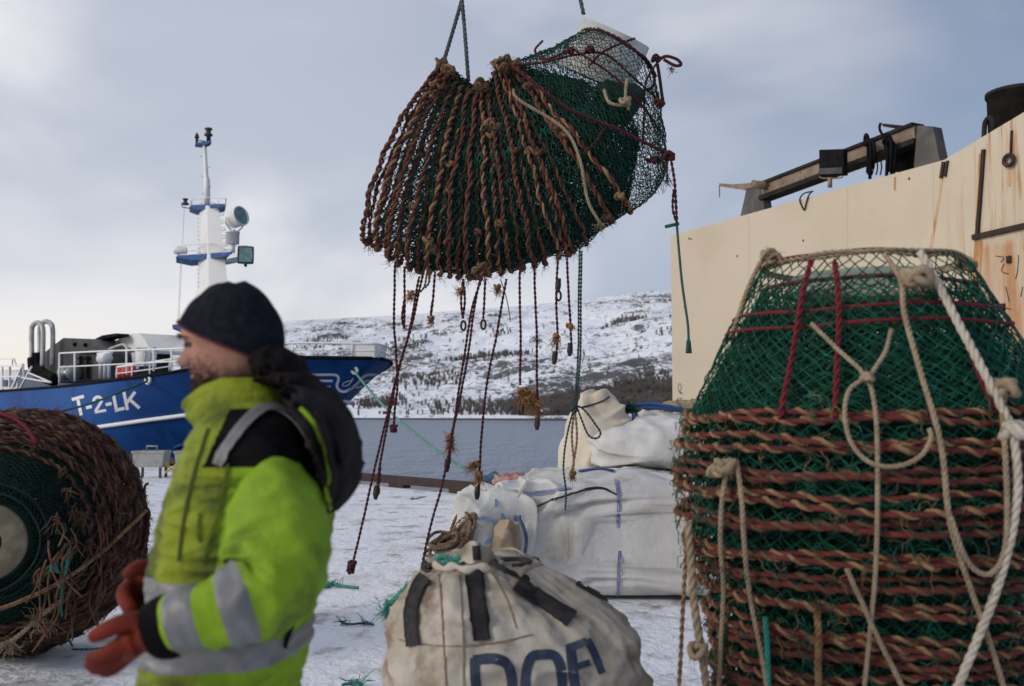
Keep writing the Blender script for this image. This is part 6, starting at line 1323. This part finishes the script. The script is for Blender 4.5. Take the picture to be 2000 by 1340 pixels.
SVb.add(hood_m.verts(), hood_m.f); PB = bvh_of(SVb); q = draped(PB, [(588, 800), (608, 828), (626, 866), (636, 906), (640, 950), (641, 990)], .006, 40); m = MB(); tube(m, q, .006, 6); obj('hood_piping', m, M_lime, jk)
obj('neck_warmer', blob([(500, 706), (512, 707), (534, 711), (564, 723), (588, 748)], [14, 30, 39, 36, 12], [60, 88, 104, 110, 70], seed=6, amp=4), M_roll, root)
obj('hood_edge', blob([(505, 744), (540, 740), (575, 742), (598, 748), (606, 764)], [10, 18, 22, 20, 8], [58, 92, 122, 134, 90], seed=9, amp=4), M_roll, jk)
# gloves
def glove(name, pts, edges, rad, par): m = skinned(pts, edges, rad, 2); return obj(name, m, M_glove, par)
YN = 2.04; s2 = YN/FPX
def gp(px, py, dy): return P(px, py, YN+dy)
pts = [gp(312, 1230, 0), gp(286, 1238, 0), gp(258, 1248, -.004)]; rad = [(.046, .036), (.048, .034), (.047, .030)]; edges = [(0, 1), (1, 2)]
fing = [((236, 1258, -.034), (208, 1278, -.044), (186, 1286, -.040), (168, 1284, -.030)), ((234, 1268, -.012), (204, 1292, -.018), (182, 1300, -.014), (166, 1296, -.006)), ((236, 1276, .012), (210, 1300, .010), (190, 1308, .014), (174, 1304, .020)), ((242, 1284, .034), (222, 1306, .038), (206, 1312, .040), (192, 1310, .044))]
for fch in fing:
    prev = 2
    for k, p_ in enumerate(fch): pts.append(gp(*p_)); rad.append((.0185, .0165, .015, .012)[k]); edges.append((prev, len(pts)-1)); prev = len(pts)-1
prev = 1
for p_, r_k in zip(((262, 1214, -.030), (232, 1218, -.040), (206, 1232, -.040), (184, 1242, -.036), (174, 1248, -.034)), (.024, .021, .019, .016, .011)):
    pts.append(gp(*p_)); rad.append(r_k); edges.append((prev, len(pts)-1)); prev = len(pts)-1
glove('glove', pts, edges, rad, slv)
YN = 2.46
pts = [gp(322, 1122, .02), gp(294, 1128, .0), gp(270, 1140, -.02)]; rad = [(.044, .034), (.046, .036), (.042, .034)]; edges = [(0, 1), (1, 2)]
fing = [((252, 1142, -.04), (240, 1160, -.08), (248, 1182, -.11), (262, 1192, -.12)), ((256, 1150, -.02), (246, 1172, -.06), (256, 1196, -.09), (270, 1204, -.10)), ((262, 1156, .0), (256, 1182, -.04), (266, 1204, -.07), (278, 1212, -.08)), ((270, 1164, .02), (266, 1190, -.02), (276, 1210, -.05), (286, 1216, -.06))]
for fch in fing:
    prev = 2
    for k, p_ in enumerate(fch): pts.append(gp(*p_)); rad.append((.021, .0195, .018, .014)[k]); edges.append((prev, len(pts)-1)); prev = len(pts)-1
prev = 1
for p_, r_k in zip(((286, 1108, -.05), (268, 1108, -.07), (252, 1120, -.08), (244, 1130, -.085)), (.022, .021, .018, .013)):
    pts.append(gp(*p_)); rad.append(r_k); edges.append((prev, len(pts)-1)); prev = len(pts)-1
glove('glove', pts, edges, rad, sf)
# trousers and boots below the frame
m = MB()
hip = P(452, 1352, PY)
lathe(m, hip+np.array([0, 0, -.12]), [(.0, .16), (.14, .16), (.165, .0), (.15, -.06), (0, -.08)], (0, 0, 1), 40)
for s_ in (-1, 1):
    fx = -.14 if s_ < 0 else .16; top_c = P(452, 1370, PY)+np.array([0, s_*.10, 0])
    q = spl([top_c, top_c+np.array([fx*.5, 0, -.38]), np.array([top_c[0]+fx, top_c[1], .22])], 24); tube(m, q, np.linspace(.125, .085, 24)+.004*np.array([nz(x, 14, 2) for x in q]), 28)
obj('trousers', m, M_trous, root)
for s_ in (-1, 1):
    fx = -.14 if s_ < 0 else .16; top_c = P(452, 1370, PY); a = np.array([top_c[0]+fx, top_c[1]+s_*.10, 0])
    m = MB(); V = []; prof = [(.30, .0, .085, .085), (.20, .0, .075, .075), (.12, -.01, .075, .068), (.085, -.05, .115, .055), (.05, -.07, .145, .052), (.012, -.072, .15, .054), (.004, -.072, .147, .052)]
    for (z, ox, hx, hy) in prof:
        for k in range(32): t = 2*math.pi*k/32; V.append(a+np.array([ox+hx*math.cos(t), hy*math.sin(t), z]))
    m.add(V, grid_faces(32, len(prof))+[tuple(range(32)), tuple(range(32*(len(prof)-1), 32*len(prof)))]); obj('boot', m, M_boot, root)
